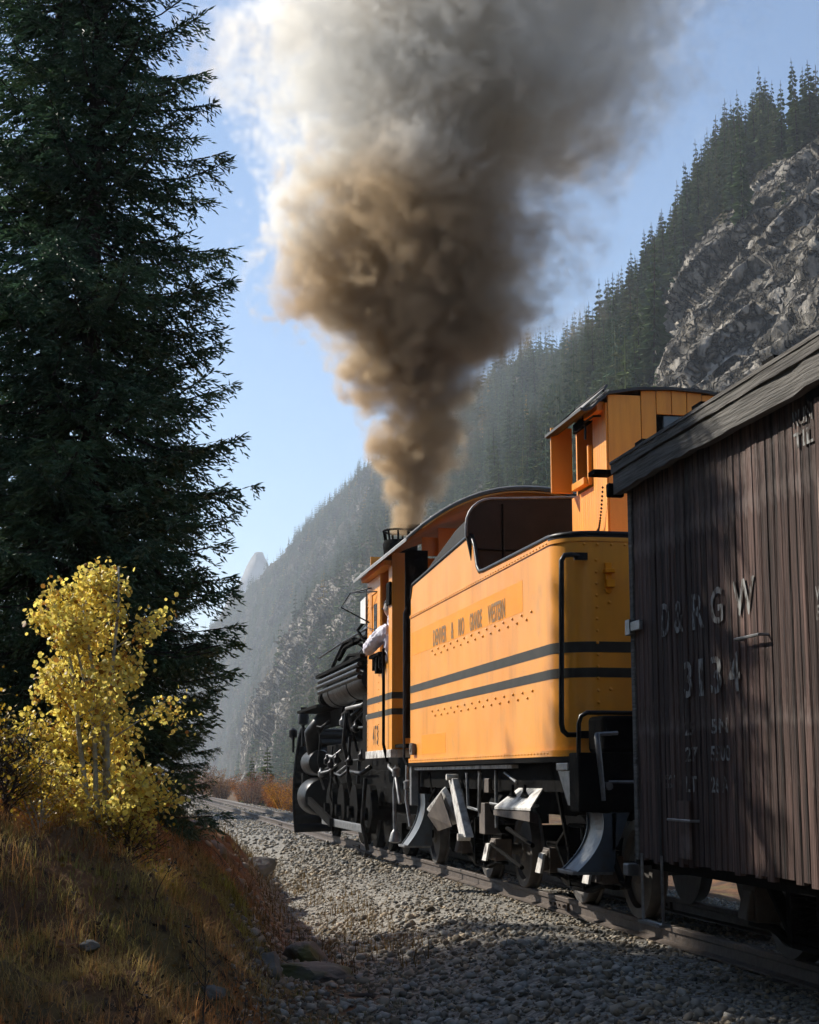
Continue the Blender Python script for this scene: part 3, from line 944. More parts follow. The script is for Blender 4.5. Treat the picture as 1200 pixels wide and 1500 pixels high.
def truck(parent, yc, wb, r=0.33, xo=0.64):
    """arch-bar truck: two wheel sets, side frames, journal boxes, springs"""
    for yw in (yc - wb / 2, yc + wb / 2):
        ax = obj('wheelset', MB().cyl((4.5 - xo, yw, r), (4.5 + xo, yw, r), 0.055, n=12), CAST, parent, smooth=40)
        for xw in (4.02, 4.98):
            w = obj('wheel', wheel_mb(xw, yw, r), CAST, ax, smooth=35)
        for s in (-1, 1):
            xj = 4.5 + s * (xo + 0.05)
            obj('journal_box', MB().box(xj - 0.085, xj + 0.085, yw - 0.10, yw + 0.10, r - 0.11, r + 0.10).hexa([(xj + s * 0.085, yw - 0.085, r - 0.09), (xj + s * 0.085, yw - 0.085, r + 0.085), (xj + s * 0.085, yw + 0.085, r - 0.09), (xj + s * 0.085, yw + 0.085, r + 0.085), (xj + s * 0.135, yw - 0.07, r - 0.10), (xj + s * 0.10, yw - 0.07, r + 0.07), (xj + s * 0.135, yw + 0.07, r - 0.10), (xj + s * 0.10, yw + 0.07, r + 0.07)]), RUSTY, ax, bevel=0.012)
    for s in (-1, 1):
        xj = 4.5 + s * (xo + 0.05)
        h = wb / 2
        fm = MB()
        for zt, zm, w in ((r + 0.13, r + 0.30, 0.075), (r + 0.12, r - 0.16, 0.075), (r - 0.13, r - 0.20, 0.06)):
            pts = [(yc - h - 0.16, zt), (yc - h + 0.14, zt), (yc - 0.22, zm), (yc + 0.22, zm), (yc + h - 0.14, zt), (yc + h + 0.16, zt)]
            for a, b in zip(pts[:-1], pts[1:]):
                fm.bar((xj, a[0], a[1]), (xj, b[0], b[1]), w, 0.032)
        for yv in (-0.2, 0.2):
            fm.box(xj - 0.05, xj + 0.05, yc + yv - 0.03, yc + yv + 0.03, r - 0.19, r + 0.29)
        obj('side_frame', fm, BLACKM, parent, bevel=0.006)
        sp = MB()
        for yv in (-0.09, 0.09):
            for k in range(7):
                sp.lathe([(0.045, 0), (0.07, 0.012), (0.045, 0.024)], (xj, yc + yv, r - 0.14 + k * 0.034), 'Z', 12)
        obj('spring', sp, BLACKM, parent, smooth=50)
    obj('bolster', MB().box(4.5 - xo, 4.5 + xo, yc - 0.13, yc + 0.13, r + 0.02, r + 0.20), BLACKM, parent)


tf = empty('truck', (4.5, 8.35, 0), box); truck(tf, 8.35, 1.35)
tr_ = empty('truck', (4.5, 1.8, 0), box); truck(tr_, 1.8, 1.35)

# ---------------------------------------------------------------- tender
ten = empty('tender', (4.5, 14.4, 0))
tag(ten, 'orange steam locomotive tender with two black stripes and a small cabin on top', 'tender')
TZ0, TZ1 = 1.25, 2.89
TYR, TYF = 11.30, 17.45
rc = 0.30


def tank_outline(x0, x1, y0, y1, r_rear, r_front, n=10):
    p = []
    p += arc((x0 + r_rear, y0 + r_rear), r_rear, 180, 270, n)
    p += arc((x1 - r_rear, y0 + r_rear), r_rear, 270, 360, n)
    p += arc((x1 - r_front, y1 - r_front), r_front, 0, 90, 4)
    p += arc((x0 + r_front, y1 - r_front), r_front, 90, 180, 4)
    return p


def wall_strip(path, z0, z1, off=0.0):
    """vertical strip along an open XY path; z0 / z1 numbers; small outward offset"""
    mb = MB()
    n = len(path)
    out = []
    for i, (x, y) in enumerate(path):
        a, b = path[max(i - 1, 0)], path[min(i + 1, n - 1)]
        tx, ty = b[0] - a[0], b[1] - a[1]
        l = math.hypot(tx, ty) or 1
        out.append((x - ty / l * off, y + tx / l * off))
    lo = [(x, y, z0) for x, y in out]; hi = [(x, y, z1) for x, y in out]
    inn_lo = [(x, y, z0) for x, y in path]; inn_hi = [(x, y, z1) for x, y in path]
    mb.sheet(lo, hi); mb.sheet(hi, inn_hi); mb.sheet(inn_lo, lo)
    return mb


XT0, XT1 = 3.25, 5.75
full = tank_outline(XT0, XT1, TYR, TYF, rc, 0.04)
tank = obj('tank', MB().prism(full, TZ0, TZ1 - 0.02, 'Z'), ORANGE, ten, smooth=30)
left = [(XT0, TYF - 0.04), (XT0, 16), (XT0, 14), (XT0, TYR + rc)] + arc((XT0 + rc, TYR + rc), rc, 180, 270, 12) + [(4.5, TYR), (XT1 - rc, TYR)] + arc((XT1 - rc, TYR + rc), rc, 270, 360, 12)
obj('stripe', wall_strip(left, 1.985, 2.065, -0.003), STRIPE, tank, smooth=30)
obj('stripe', wall_strip(left, 1.798, 1.870, -0.003), STRIPE, tank, smooth=30)
obj('seam_bead', wall_strip(left, 2.825, 2.855, -0.010), ORANGE, tank, smooth=30)
obj('base_flange', wall_strip(left, TZ0 - 0.035, TZ0 + 0.012, -0.022), ORANGE, tank, smooth=30)
obj('paint_patch', MB().box(XT0 - 0.0014, XT0 + 0.002, 12.40, 17.30, 2.395, 2.655), ORANGE_P, tank)
obj('paint_patch', MB().box(XT0 - 0.0014, XT0 + 0.002, 15.5, 16.75, 1.30, 1.50), ORANGE_P, tank)
for w, y0, y1, dz in (('DENVER', 16.10, 15.42, 0.0), ('&', 15.20, 15.08, 0.0), ('RIO', 14.86, 14.60, 0), ('GRANDE', 14.36, 13.86, 0), ('WESTERN', 13.62, 12.99, 0)):
    obj('lettering', text_mb(w, y0, y1, 2.405, 2.575, XT0 - 0.003), LETTER, tank)
# upper coal side board: full height at the front, notch, then low coping
up = [(TYF - 0.05, TZ1 - 0.04), (TYF - 0.05, 3.06), (TYF - 0.15, 3.20), (14.45, 3.322), (14.30, 3.31), (14.18, 3.20), (14.07, 2.99), (13.97, 2.925), (13.80, 2.915), (TYR + rc, TZ1), (TYR + rc, TZ1 - 0.04)]
sb = obj('side_board', MB().prism(up, XT0 + 0.004, XT0 + 0.016, 'X'), ORANGE, ten)
sb2 = obj('side_board', MB().prism(up, XT1 - 0.016, XT1 - 0.004, 'X'), ORANGE, ten)
bead = [(XT0 + 0.01, a, b) for a, b in up[1:-1]] + [(x, y, TZ1 - 0.005) for x, y in arc((XT0 + rc, TYR + rc), rc - 0.01, 185, 270, 8)] + [(XT1 - rc, TYR + 0.01, TZ1 - 0.005)]
obj('coping_rail', MB().tube(bead, 0.022, 8), BLACK, ten, smooth=60)
obj('coping_rail', MB().tube([(XT1 - 0.01, a, b) for a, b in up[1:-1]], 0.022, 8), BLACK, ten, smooth=60)
obj('coping_strip', wall_strip([p for p in left if p[1] < TYR + rc + 0.01], TZ1 - 0.05, TZ1 - 0.0, -0.006), BLACK, ten, smooth=30)
obj('front_hand_rail', MB().tube([(XT0 - 0.03, TYF + 0.03, 2.96), (XT0 - 0.05, TYF + 0.08, 2.90), (XT0 - 0.05, TYF + 0.08, 1.25), (XT0 - 0.03, TYF + 0.03, 1.2)], 0.014, 6), BLACK, ten)
# coal bunker back plate with rounded shoulders
bp = [(3.30, 2.86)] + [(3.205, 3.30)] + arc((3.205 + 0.26, 3.41), 0.26, 180, 95, 6) + [(4.5, 3.72)] + [(9.0 - x, z) for x, z in reversed(arc((3.205 + 0.26, 3.41), 0.26, 180, 95, 6))] + [(5.795, 3.30), (5.70, 2.86)]
bpl = obj('bunker_plate', MB().prism(bp, 14.30, 14.33, 'Y'), BUNK, ten)
obj('plate_rim', MB().tube([(x, 14.30, z) for x, z in bp[1:-1]], 0.014, 6), STEEL, bpl, smooth=60)
obj('plate_seam', MB().tube([(3.56, 14.292, 3.62), (3.56, 14.292, 3.06), (3.60, 14.292, 3.0), (3.68, 14.292, 2.97), (4.6, 14.292, 2.95)], 0.010, 6).tube([(3.25, 14.292, 3.18), (5.7, 14.292, 3.16)], 0.008, 6), BLACKM, bpl)
for xs in (3.30, 5.66):
    obj('bunker_side', MB().prism([(14.34, 2.86), (14.34, 3.55), (15.2, 3.50), (17.2, 3.22), (17.3, 2.86)], xs, xs + 0.04, 'X'), BUNK, ten)
coal = MB()
rr = random.Random(4)
for k in range(240):
    x, y = rr.uniform(3.42, 5.58), rr.uniform(14.45, 17.1)
    h = 3.12 + 0.20 * math.exp(-((x - 4.5) / 0.8) ** 2) - 0.05 * abs(y - 15.4)
    s = rr.uniform(0.06, 0.14)
    t_ = ST[k % 10] * s
    coal.add([(a + x, b + y, c + h + rr.uniform(-0.05, 0.05)) for a, b, c in t_], [tuple(f) for f in SF])
cb = obj('coal_load', coal, COAL, ten); cb['kind'] = 'stuff'
obj('coal_bed', MB().box(3.4, 5.6, 14.36, 17.2, 2.88, 3.10), COAL, ten)
# rivets (too small to be told apart): staggered rows on the side, rows on the rear
rv = MB()
for zb in (2.385, 1.755):
    y = 16.15
    k = 0
    while y > 12.1:
        rivet(rv, (XT0 - 0.002, y, zb - 0.018 + (0.0 if k % 2 == 0 else -0.05)), 0.0135)
        y -= 0.155
        k += 1
for k in range(60):
    rivet(rv, (XT0 - 0.011, 11.62 + k * 0.0975, 2.84), 0.009)
    rivet(rv, (XT0 - 0.022, 11.62 + k * 0.0975, TZ0 - 0.010), 0.009)
for k in range(20):
    rivet(rv, (3.44 + k * 0.108, TYR - 0.010, 2.80), 0.0135, 'Y')
for k in range(16):
    rivet(rv, (3.535, TYR - 0.002, 2.68 - k * 0.089), 0.013, 'Y')
    rivet(rv, (4.5, TYR - 0.002, 2.68 - k * 0.089), 0.013, 'Y')
for x, z in ((3.635, 2.36), (3.63, 1.71), (4.3, 2.4), (3.66, 2.62), (3.61, 2.46)):
    rivet(rv, (x, TYR - 0.002, z), 0.015, 'Y')
rvo = obj('rivets', rv, ORANGE, tank, smooth=60); rvo['kind'] = 'stuff'
# rear grab iron, marker bracket, hook, front hook
obj('grab_iron', MB().tube([(3.42, TYR - 0.005, 2.70), (3.33, TYR - 0.05, 2.71), (3.27, TYR - 0.07, 2.70), (3.245, TYR - 0.07, 2.66), (3.235, TYR - 0.07, 2.0), (3.225, TYR - 0.07, 1.45), (3.235, TYR - 0.07, 1.40), (3.27, TYR - 0.06, 1.37), (3.42, TYR - 0.005, 1.37)], 0.020, 8).box(3.36, 3.46, TYR - 0.035, TYR - 0.003, 2.675, 2.73).box(3.36, 3.46, TYR - 0.035, TYR - 0.003, 1.345, 1.40), BLACK, ten, smooth=60)
obj('lamp_bracket', MB().box(3.60, 3.65, TYR - 0.03, TYR - 0.003, 2.50, 2.66).box(3.585, 3.665, TYR - 0.07, TYR - 0.003, 2.58, 2.61).box(3.60, 3.665, TYR - 0.06, TYR - 0.003, 2.47, 2.53).cyl((3.625, TYR - 0.02, 2.45), (3.625, TYR - 0.003, 2.45), 0.025, n=8), ORANGE_P, ten, bevel=0.004)
obj('lift_lug', MB().box(XT0 - 0.05, XT0 - 0.002, 17.05, 17.22, 1.30, 1.42).cyl((XT0 - 0.06, 17.13, 1.38), (XT0 - 0.01, 17.13, 1.38), 0.05, n=10), RUSTY, ten, bevel=0.006)
# frame under the tank
obj('deck', MB().box(XT0 - 0.02, XT1 + 0.02, 10.95, TYF + 0.05, 1.175, 1.212), BLACKM, ten)
obj('frame_edge', MB().box(XT0 + 0.03, XT0 + 0.09, 12.95, TYF + 0.02, 1.135, 1.165), PALE, ten)
obj('frame_beam', MB().box(XT0 + 0.12, XT0 + 0.22, 11.0, TYF, 0.95, 1.17).box(XT1 - 0.22, XT1 - 0.12, 11.0, TYF, 0.95, 1.17).box(4.25, 4.75, 11.0, TYF + 0.3, 0.70, 1.17), BLACKM, ten)
obj('frame_post', MB().box(XT0 + 0.0, XT0 + 0.08, 17.36, 17.46, 0.75, 1.21), STEEL, ten, bevel=0.006)
obj('corner_bracket', MB().hexa([(3.23, 11.05, 0.86), (3.23, 11.05, 1.16), (3.23, 11.12, 0.86), (3.23, 11.42, 1.16), (3.30, 11.05, 0.86), (3.30, 11.05, 1.16), (3.30, 11.12, 0.86), (3.30, 11.42, 1.16)]).box(3.21, 3.32, 11.04, 11.34, 1.11, 1.165), STEEL, ten, bevel=0.006)
obj('end_beam', MB().box(3.22, 5.78, 10.80, 11.04, 0.82, 1.235), BLACKM, ten, bevel=0.012)
obj('end_hand_rail', MB().tube([(3.235, 10.84, 1.20), (3.235, 10.82, 1.44), (3.25, 10.81, 1.49), (3.29, 10.80, 1.515), (3.45, 10.80, 1.515), (5.5, 10.80, 1.50)], 0.017, 8), BLACK, ten, smooth=60)
obj('tool_box', MB().box(3.42, 3.72, 10.86, 11.22, 1.236, 1.50), BLACKM, ten, bevel=0.03)
obj('cut_lever', MB().tube([(3.345, 10.74, 1.36), (3.335, 10.72, 1.34), (3.345, 10.72, 1.25), (3.37, 10.72, 0.98), (3.375, 10.72, 0.90)], [0.020, 0.022, 0.022, 0.018, 0.016], 8).tube([(3.345, 10.74, 1.36), (3.50, 10.76, 1.37)], 0.016, 6).cyl((3.42, 10.72, 1.0), (3.42, 10.80, 1.0), 0.028, n=10).tube([(3.42, 10.73, 1.03), (3.9, 10.73, 1.03)], 0.010, 6), STEEL, ten, smooth=50)
obj('coupler', MB().box(4.4, 4.6, 10.45, 10.8, 0.55, 0.78).box(4.33, 4.67, 10.26, 10.46, 0.50, 0.84), BLACKM, ten, bevel=0.02)


def swoop_step(y0, y1, xt, zt, zb, flare, parent, extra=True):
    """curved cab-style step: two flared end plates with treads between"""
    st = MB()
    prof = []
    for k in range(13):
        u = k / 12
        prof.append((xt - flare * (u ** 2.1) + 0.02 * math.sin(u * 3.14), zt + (zb - zt) * u))
    poly = prof + [(xt - flare + 0.27, zb), (xt + 0.10, zt)]
    top = empty('step', (4.5, (y0 + y1) / 2, zb), parent)
    obj('step_plate', MB().prism(poly, y0, y0 + 0.012, 'Y'), STEPM, top)
    obj('step_plate', MB().prism(poly, y1 - 0.012, y1, 'Y'), STEPM, top)
    obj('step_back', MB().sheet([(x + 0.015, y0 + 0.012, z) for x, z in prof], [(x + 0.015, y1 - 0.012, z) for x, z in prof]), STEPM, top, smooth=60)
    obj('tread', MB().box(xt - flare - 0.03, xt - flare + 0.26, y0 + 0.013, y1 - 0.013, zb - 0.02, zb + 0.005), STEEL, top, bevel=0.004)
    return top


swoop_step(10.62, 11.02, 3.335, 0.815, 0.42, 0.19, ten)
obj('hanger_plate', MB().prism([(3.40, 0.82), (3.53, 0.82), (3.44, 0.60), (3.40, 0.56)], 10.62, 10.64, 'Y'), STEPM, ten)
swoop_step(16.95, 17.35, 3.32, 0.88, 0.33, 0.19, ten)
tt1 = empty('truck', (4.5, 16.0, 0), ten); truck(tt1, 16.0, 1.5, 0.37, 0.70)
tt2 = empty('truck', (4.5, 12.55, 0), ten); truck(tt2, 12.55, 1.5, 0.37, 0.70)
# rerailing frogs and rods hung along the frame
fr1 = empty('rerailing_frog', (3.4, 16.3, 0.7), ten)
obj('frog_wedge', MB().hexa([(3.30, 16.75, 0.72), (3.36, 16.70, 0.80), (3.30, 15.95, 0.93), (3.34, 15.93, 0.97), (3.44, 16.62, 0.52), (3.50, 16.60, 0.58), (3.44, 15.75, 0.60), (3.50, 15.73, 0.66)]), PALE, fr1, bevel=0.01)
obj('frog_face', MB().hexa([(3.285, 16.62, 0.66), (3.29, 16.62, 0.67), (3.285, 15.92, 0.90), (3.29, 15.92, 0.91), (3.37, 16.48, 0.50), (3.375, 16.48, 0.51), (3.37, 15.78, 0.57), (3.375, 15.78, 0.58)]), RUSTY, fr1)
obj('hanger', MB().tube([(3.37, 16.6, 0.95), (3.33, 16.75, 0.80)], 0.014, 6), BLACKM, fr1)
fr2 = empty('rerailing_frog', (3.3, 12.5, 0.8), ten)
obj('frog_plate', MB().hexa([(3.20, 13.25, 0.79), (3.20, 13.25, 0.815), (3.20, 12.05, 0.80), (3.20, 12.05, 0.825), (3.40, 13.05, 0.98), (3.40, 13.05, 1.0), (3.40, 12.35, 0.98), (3.40, 12.35, 1.0)]), PALE, fr2, bevel=0.006)
obj('frog_edge', MB().hexa([(3.192, 13.25, 0.745), (3.192, 13.25, 0.787), (3.192, 12.05, 0.72), (3.192, 12.05, 0.797), (3.30, 13.1, 0.72), (3.30, 13.1, 0.77), (3.30, 12.2, 0.70), (3.30, 12.2, 0.77)]), RUSTY, fr2)
for yv in (12.95, 12.55):
    obj('frog_lug', MB().prism([(yv - 0.10, 0.90), (yv + 0.10, 0.90), (yv + 0.0, 0.95)], 3.27, 3.30, 'X').box(3.275, 3.295, yv - 0.02, yv + 0.02, 0.93, 1.0), BLACKM, fr2)
sl = obj('brake_beam', MB().hexa([(3.26, 15.42, 1.03), (3.33, 15.42, 1.05), (3.26, 15.26, 1.05), (3.33, 15.26, 1.05), (3.27, 14.98, 0.50), (3.36, 14.98, 0.50), (3.27, 14.72, 0.50), (3.36, 14.72, 0.50)]), PALE, ten, bevel=0.01)
obj('beam_pin', MB().cyl((3.22, 14.82, 0.50), (3.34, 14.82, 0.50), 0.035, n=10).cyl((3.22, 15.33, 1.06), (3.34, 15.33, 1.06), 0.03, n=10), PALE, sl)
obj('air_pipe', MB().tube([(3.30, 14.75, 1.10), (3.30, 14.70, 0.78), (3.31, 14.30, 0.76), (3.31, 14.25, 1.1)], 0.016, 6).tube([(3.32, 13.9, 0.83), (3.32, 13.0, 0.81), (3.3, 12.2, 0.84)], 0.012, 6).tube([(3.36, 14.5, 1.12), (3.36, 14.5, 0.70)], 0.014, 6), STEEL, ten)
obj('brake_cylinder', MB().lathe([(0.05, -0.2), (0.13, -0.18), (0.13, 0.2), (0.08, 0.24)], (3.50, 14.0, 0.80), 'Y', 18), BLACKM, ten, smooth=40)
for (p0_, p1_, r_, m_) in (((3.36, 16.9, 1.1), (3.40, 16.55, 0.62), 0.018, BLACKM), ((3.42, 15.6, 1.1), (3.40, 15.2, 0.60), 0.014, STEEL), ((3.34, 13.75, 1.12), (3.34, 13.75, 0.62), 0.016, STEEL), ((3.40, 13.6, 0.62), (3.44, 12.9, 0.50), 0.020, BLACKM), ((3.38, 12.0, 1.1), (3.40, 11.7, 0.55), 0.018, BLACKM), ((3.45, 14.4, 0.45), (3.45, 13.3, 0.30), 0.02, BLACKM), ((3.36, 13.5, 1.10), (3.36, 13.1, 1.02), 0.014, STEEL)):
    obj('brake_rod', MB().cyl(p0_, p1_, r_, n=8), m_, ten)
obj('air_hose', MB().tube([(3.40, 10.78, 0.80), (3.42, 10.70, 0.55), (3.44, 10.55, 0.36), (3.42, 10.38, 0.34), (3.40, 10.25, 0.46)], 0.022, 8), BLACKM, ten, smooth=60)
obj('hose_glad_hand', MB().box(3.36, 3.44, 10.17, 10.28, 0.42, 0.50), STEEL, ten, bevel=0.01)
for yv in (15.72, 16.28, 12.27, 12.83):
    obj('brake_shoe', MB().prism([(yv - 0.05, 0.20), (yv + 0.05, 0.20), (yv + 0.08, 0.52), (yv - 0.02, 0.55)], 3.74, 3.86, 'X'), BLACKM, ten)
obj('bracket', MB().box(3.32, 3.44, 14.12, 14.34, 0.55, 0.83).box(3.34, 3.42, 14.05, 14.25, 0.92, 1.05), RUSTY, ten, bevel=0.008)
for yv, zz in ((15.24, 0.36), (13.24, 0.36), (11.86, 0.36)):
    jl = obj('journal_lid', MB().hexa([(3.155, yv - 0.08, zz - 0.10), (3.19, yv - 0.07, zz + 0.06), (3.155, yv + 0.08, zz - 0.10), (3.19, yv + 0.07, zz + 0.06), (3.175, yv - 0.08, zz - 0.10), (3.21, yv - 0.07, zz + 0.065), (3.175, yv + 0.08, zz - 0.10), (3.21, yv + 0.07, zz + 0.065)]), PALE, ten)  # pale lids carry the sunlit look in their colour
    jl.location.x += 0.415; jl.scale = (1, 1, 1)
# ---- cabin on the tender
dog = empty('doghouse', (4.5, 12.8, 2.88), ten)
DX0, DX1, DY0, DY1 = 3.95, 5.05, 12.23, 13.25
# back wall boards
zt = lambda x: 4.205 + 0.075 * (1 - ((x - 4.5) / 0.6) ** 2)
bx_ = DX0
widths = [0.29] + [0.135] * 6
for k, w in enumerate(widths):
    x0, x1 = bx_, min(bx_ + w - 0.006, DX1)
    if x0 >= DX1: break
    top = min(zt(x0), zt(x1)) - 0.01
    if 4.42 < (x0 + x1) / 2 < 4.78 and k > 0:
        obj('board', MB().box(x0, x1, DY0 - 0.018, DY0, 2.86, 3.79), ORANGE_W, dog, bevel=0.003)
        obj('board', MB().box(x0, x1, DY0 - 0.018, DY0, 4.055, top), ORANGE_W, dog, bevel=0.003)
    else:
        obj('board', MB().box(x0, x1, DY0 - 0.018, DY0, 2.86, top), ORANGE_W, dog, bevel=0.003)
    bx_ += w
obj('back_frame', MB().box(DX0 + 0.02, 4.44, DY0 + 0.001, DY0 + 0.03, 2.87, 4.2).box(4.80, DX1, DY0 + 0.001, DY0 + 0.03, 2.87, 4.2).box(4.44, 4.80, DY0 + 0.001, DY0 + 0.03, 2.87, 3.80).box(4.44, 4.80, DY0 + 0.001, DY0 + 0.03, 4.05, 4.2), BLACKM, dog)
wdw = obj('window', MB().box(4.44, 4.80, DY0 + 0.012, DY0 + 0.022, 3.80, 4.05), GLASS, dog)
# left side: board strips behind the window, wall under the window
y = DY0
k = 0
while y < DY1 - 0.02:
    y1_ = min(y + 0.062, DY1)
    z1_ = 4.14 if y1_ < 12.64 else 3.50
    obj('board', MB().box(DX0 - 0.016, DX0, y, y1_ - 0.004, 2.86, z1_), ORANGE_W, dog)
    y = y1_
obj('side_frame', MB().box(DX0 + 0.001, DX0 + 0.03, DY0 + 0.03, 12.62, 2.87, 4.15).box(DX0 + 0.001, DX0 + 0.03, 12.62, DY1, 2.87, 3.50).box(DX0 + 0.001, DX0 + 0.03, 12.62, DY1, 4.09, 4.17), BLACKM, dog)
obj('window_sill', MB().box(DX0 - 0.085, DX0 - 0.017, 12.66, 13.02, 3.525, 3.585), ORANGE, dog, bevel=0.004)
obj('window_post', MB().box(DX0 - 0.05, DX0 - 0.017, 12.625, 12.66, 3.52, 3.86), ORANGE, dog)
obj('window_head', MB().box(DX0 - 0.07, DX0 + 0.0, 12.30, 12.68, 4.085, 4.165), ORANGE, dog, bevel=0.004)
obj('wind_wing', MB().box(3.735, DX0 - 0.02, 13.20, 13.225, 3.54, 4.13), ORANGE, dog, bevel=0.003)
obj('hand_hold', MB().tube([(DX0 - 0.02, 12.34, 4.05), (DX0 - 0.08, 12.36, 4.05), (DX0 - 0.09, 12.58, 4.045), (DX0 - 0.08, 12.60, 4.0), (DX0 - 0.08, 12.60, 3.9)], 0.010, 6), BLACK, dog)
obj('front_wall', MB().box(DX0 + 0.03, DX1, DY1 - 0.03, DY1, 2.87, 4.2), ORANGE_W, dog)
obj('right_wall', MB().box(DX1 - 0.03, DX1, DY0 + 0.03, DY1 - 0.03, 2.87, 4.2), ORANGE_W, dog)
rp = [(3.70, 4.075), (3.74, 4.07), (3.80, 4.09), (3.86, 4.15), (3.95, 4.225), (4.2, 4.27), (4.5, 4.285), (4.8, 4.27), (5.05, 4.225), (5.14, 4.15), (5.26, 4.075)]
obj('roof', MB().prism(rp + [(x, z - 0.025) for x, z in reversed(rp)], DY0 - 0.06, DY1 + 0.03, 'Y'), DARKROOF, dog)
obj('eave_strip', MB().prism([(3.84, 4.155), (3.94, 4.24), (3.95, 4.232), (3.85, 4.145)], DY0 - 0.065, DY1 - 0.25, 'Y'), PALE, dog)  # pale strip paints the sunlit edge onto the dark roof
obj('roof_hatch', MB().hexa([(3.79, 12.40, 4.115), (3.79, 12.40, 4.135), (3.79, 13.26, 4.115), (3.79, 13.26, 4.135), (3.98, 12.34, 4.29), (3.98, 12.34, 4.31), (3.98, 13.24, 4.29), (3.98, 13.24, 4.31)]), ROOFM, dog, bevel=0.004)
obj('hatch_frame', MB().tube([(3.79, 13.26, 4.14), (3.985, 13.24, 4.315), (3.985, 12.34, 4.315), (3.93, 12.26, 4.245)], 0.012, 6), BLACK, dog)
chain = MB()
for k in range(15):
    u = k / 14
    p0 = Vector((3.90, 12.24 + 0.14 * u, 3.42 - 0.34 * u - 0.05 * math.sin(u * 3.14)))
    chain.lathe([(0.004, -0.010), (0.011, 0.0), (0.004, 0.010)], p0, 'Z', 6)
obj('chain', chain, BLACKM, dog)
obj('chain_hook', MB().tube([(3.91, 12.40, 3.10), (3.90, 12.43, 3.075), (3.90, 12.36, 3.05), (3.91, 12.28, 3.05), (3.915, 12.25, 3.03), (3.92, 12.25, 2.99)], 0.011, 6), BLACKM, dog)

# ---------------------------------------------------------------- locomotive
loco = empty('steam_locomotive', (4.5, 24.0, 0))
tag(loco, 'black steam locomotive with orange cab, smoking stack and round snow plow', 'locomotive')
CX0, CX1, CY0, CY1 = 3.25, 5.75, 18.62, 20.50
cab = empty('cab', (4.5, 19.5, 1.38), loco)
cw = MB()
# left side as pieces round the opening and the small pane
WZ0, WZ1, WY0, WY1 = 2.58, 3.60, 18.86, 19.50
cw.box(CX0, CX0 + 0.03, CY0, CY1, 1.38, WZ0)
cw.box(CX0, CX0 + 0.03, CY0, CY1, WZ1, 3.74)
cw.box(CX0, CX0 + 0.03, CY0, WY0, WZ0, WZ1)
cw.box(CX0, CX0 + 0.03, WY1, 19.72, WZ0, WZ1)
cw.box(CX0, CX0 + 0.03, 20.16, CY1, WZ0, WZ1)
cw.box(CX0, CX0 + 0.03, 19.72, 20.16, WZ0, 2.72)
cw.box(CX0, CX0 + 0.03, 19.72, 20.16, 3.40, WZ1)
cs = obj('cab_side', cw, ORANGE, cab)
obj('side_window', MB().box(CX0 + 0.012, CX0 + 0.02, 19.72, 20.16, 2.72, 3.40), ORANGE_P, cs)
obj('pane', MB().box(CX0 + 0.004, CX0 + 0.011, 19.80, 20.02, 2.86, 3.26), GLASS, cs)
obj('cab_side', MB().box(CX1 - 0.03, CX1, CY0, CY1, 1.38, 2.6).box(CX1 - 0.03, CX1, CY0, CY1, 3.6, 3.74).box(CX1 - 0.03, CX1, CY0, 18.86, 2.6, 3.6).box(CX1 - 0.03, CX1, 19.5, CY1, 2.6, 3.6), ORANGE, cab)
obj('front_wall', MB().box(CX0 + 0.031, CX1 - 0.031, CY1 - 0.05, CY1 - 0.02, 1.38, 3.95), ORANGE, cab)
rw = MB().box(CX0 + 0.031, 3.62, CY0, CY0 + 0.03, 1.38, 3.75).box(5.38, CX1 - 0.031, CY0, CY0 + 0.03, 1.38, 3.75).box(3.62, 5.38, CY0, CY0 + 0.03, 3.72, 3.95)
obj('rear_wall', rw, ORANGE, cab)
obj('cab_floor', MB().box(CX0 + 0.04, CX1 - 0.04, CY0 - 0.6, CY1 - 0.06, 1.40, 1.44), BLACKM, cab)
bk = obj('boiler_backhead', MB().lathe([(0.05, 0), (0.80, 0.02), (0.84, 0.06), (0.84, 0.5)], (4.5, 19.75, 2.62), 'Y', 28), BLACKM, cab, smooth=40)
cstr = MB()
for z0, z1 in ((1.985, 2.065), (1.798, 1.870)):
    cstr.box(CX0 - 0.003, CX0 + 0.001, CY0 - 0.003, CY1 - 0.01, z0, z1)
    cstr.box(CX0 - 0.003, 3.60, CY0 - 0.003, CY0 + 0.001, z0, z1)
obj('stripe', cstr, STRIPE, cab)
obj('lower_flange', MB().box(CX0 - 0.02, CX0 + 0.05, CY0 - 0.02, CY1, 1.29, 1.385).box(CX0 + 0.05, 3.7, CY0 - 0.02, CY0 + 0.04, 1.29, 1.385), PALE, cab, bevel=0.006)
crv = MB()
for k in range(26):
    rivet(crv, (CX0 - 0.001, CY1 - 0.05, 1.45 + k * 0.087), 0.012)
    rivet(crv, (CX0 - 0.001, 19.58, 1.45 + k * 0.087) if 1.45 + k * 0.087 < 2.55 else (CX0 - 0.001, 19.3, 3.66), 0.010)
    rivet(crv, (3.56, CY0 - 0.001, 1.45 + k * 0.087), 0.012, 'Y')
for k in range(12):
    rivet(crv, (CX0 - 0.001, 18.7 + k * 0.15, 3.66), 0.012)
cro = obj('rivets', crv, ORANGE, cs, smooth=60); cro['kind'] = 'stuff'
for t, y0, y1 in (('4', 20.00, 19.90), ('7', 19.84, 19.76), ('3', 19.70, 19.60)):
    obj('lettering', text_mb(t, y0, y1, 1.46, 1.70, CX0 - 0.003), STRIPE, cs)
obj('arm_rest', MB().box(CX0 - 0.11, CX0 + 0.02, 18.98, 19.72, 2.53, 2.575), BLACKM, cs, bevel=0.01)
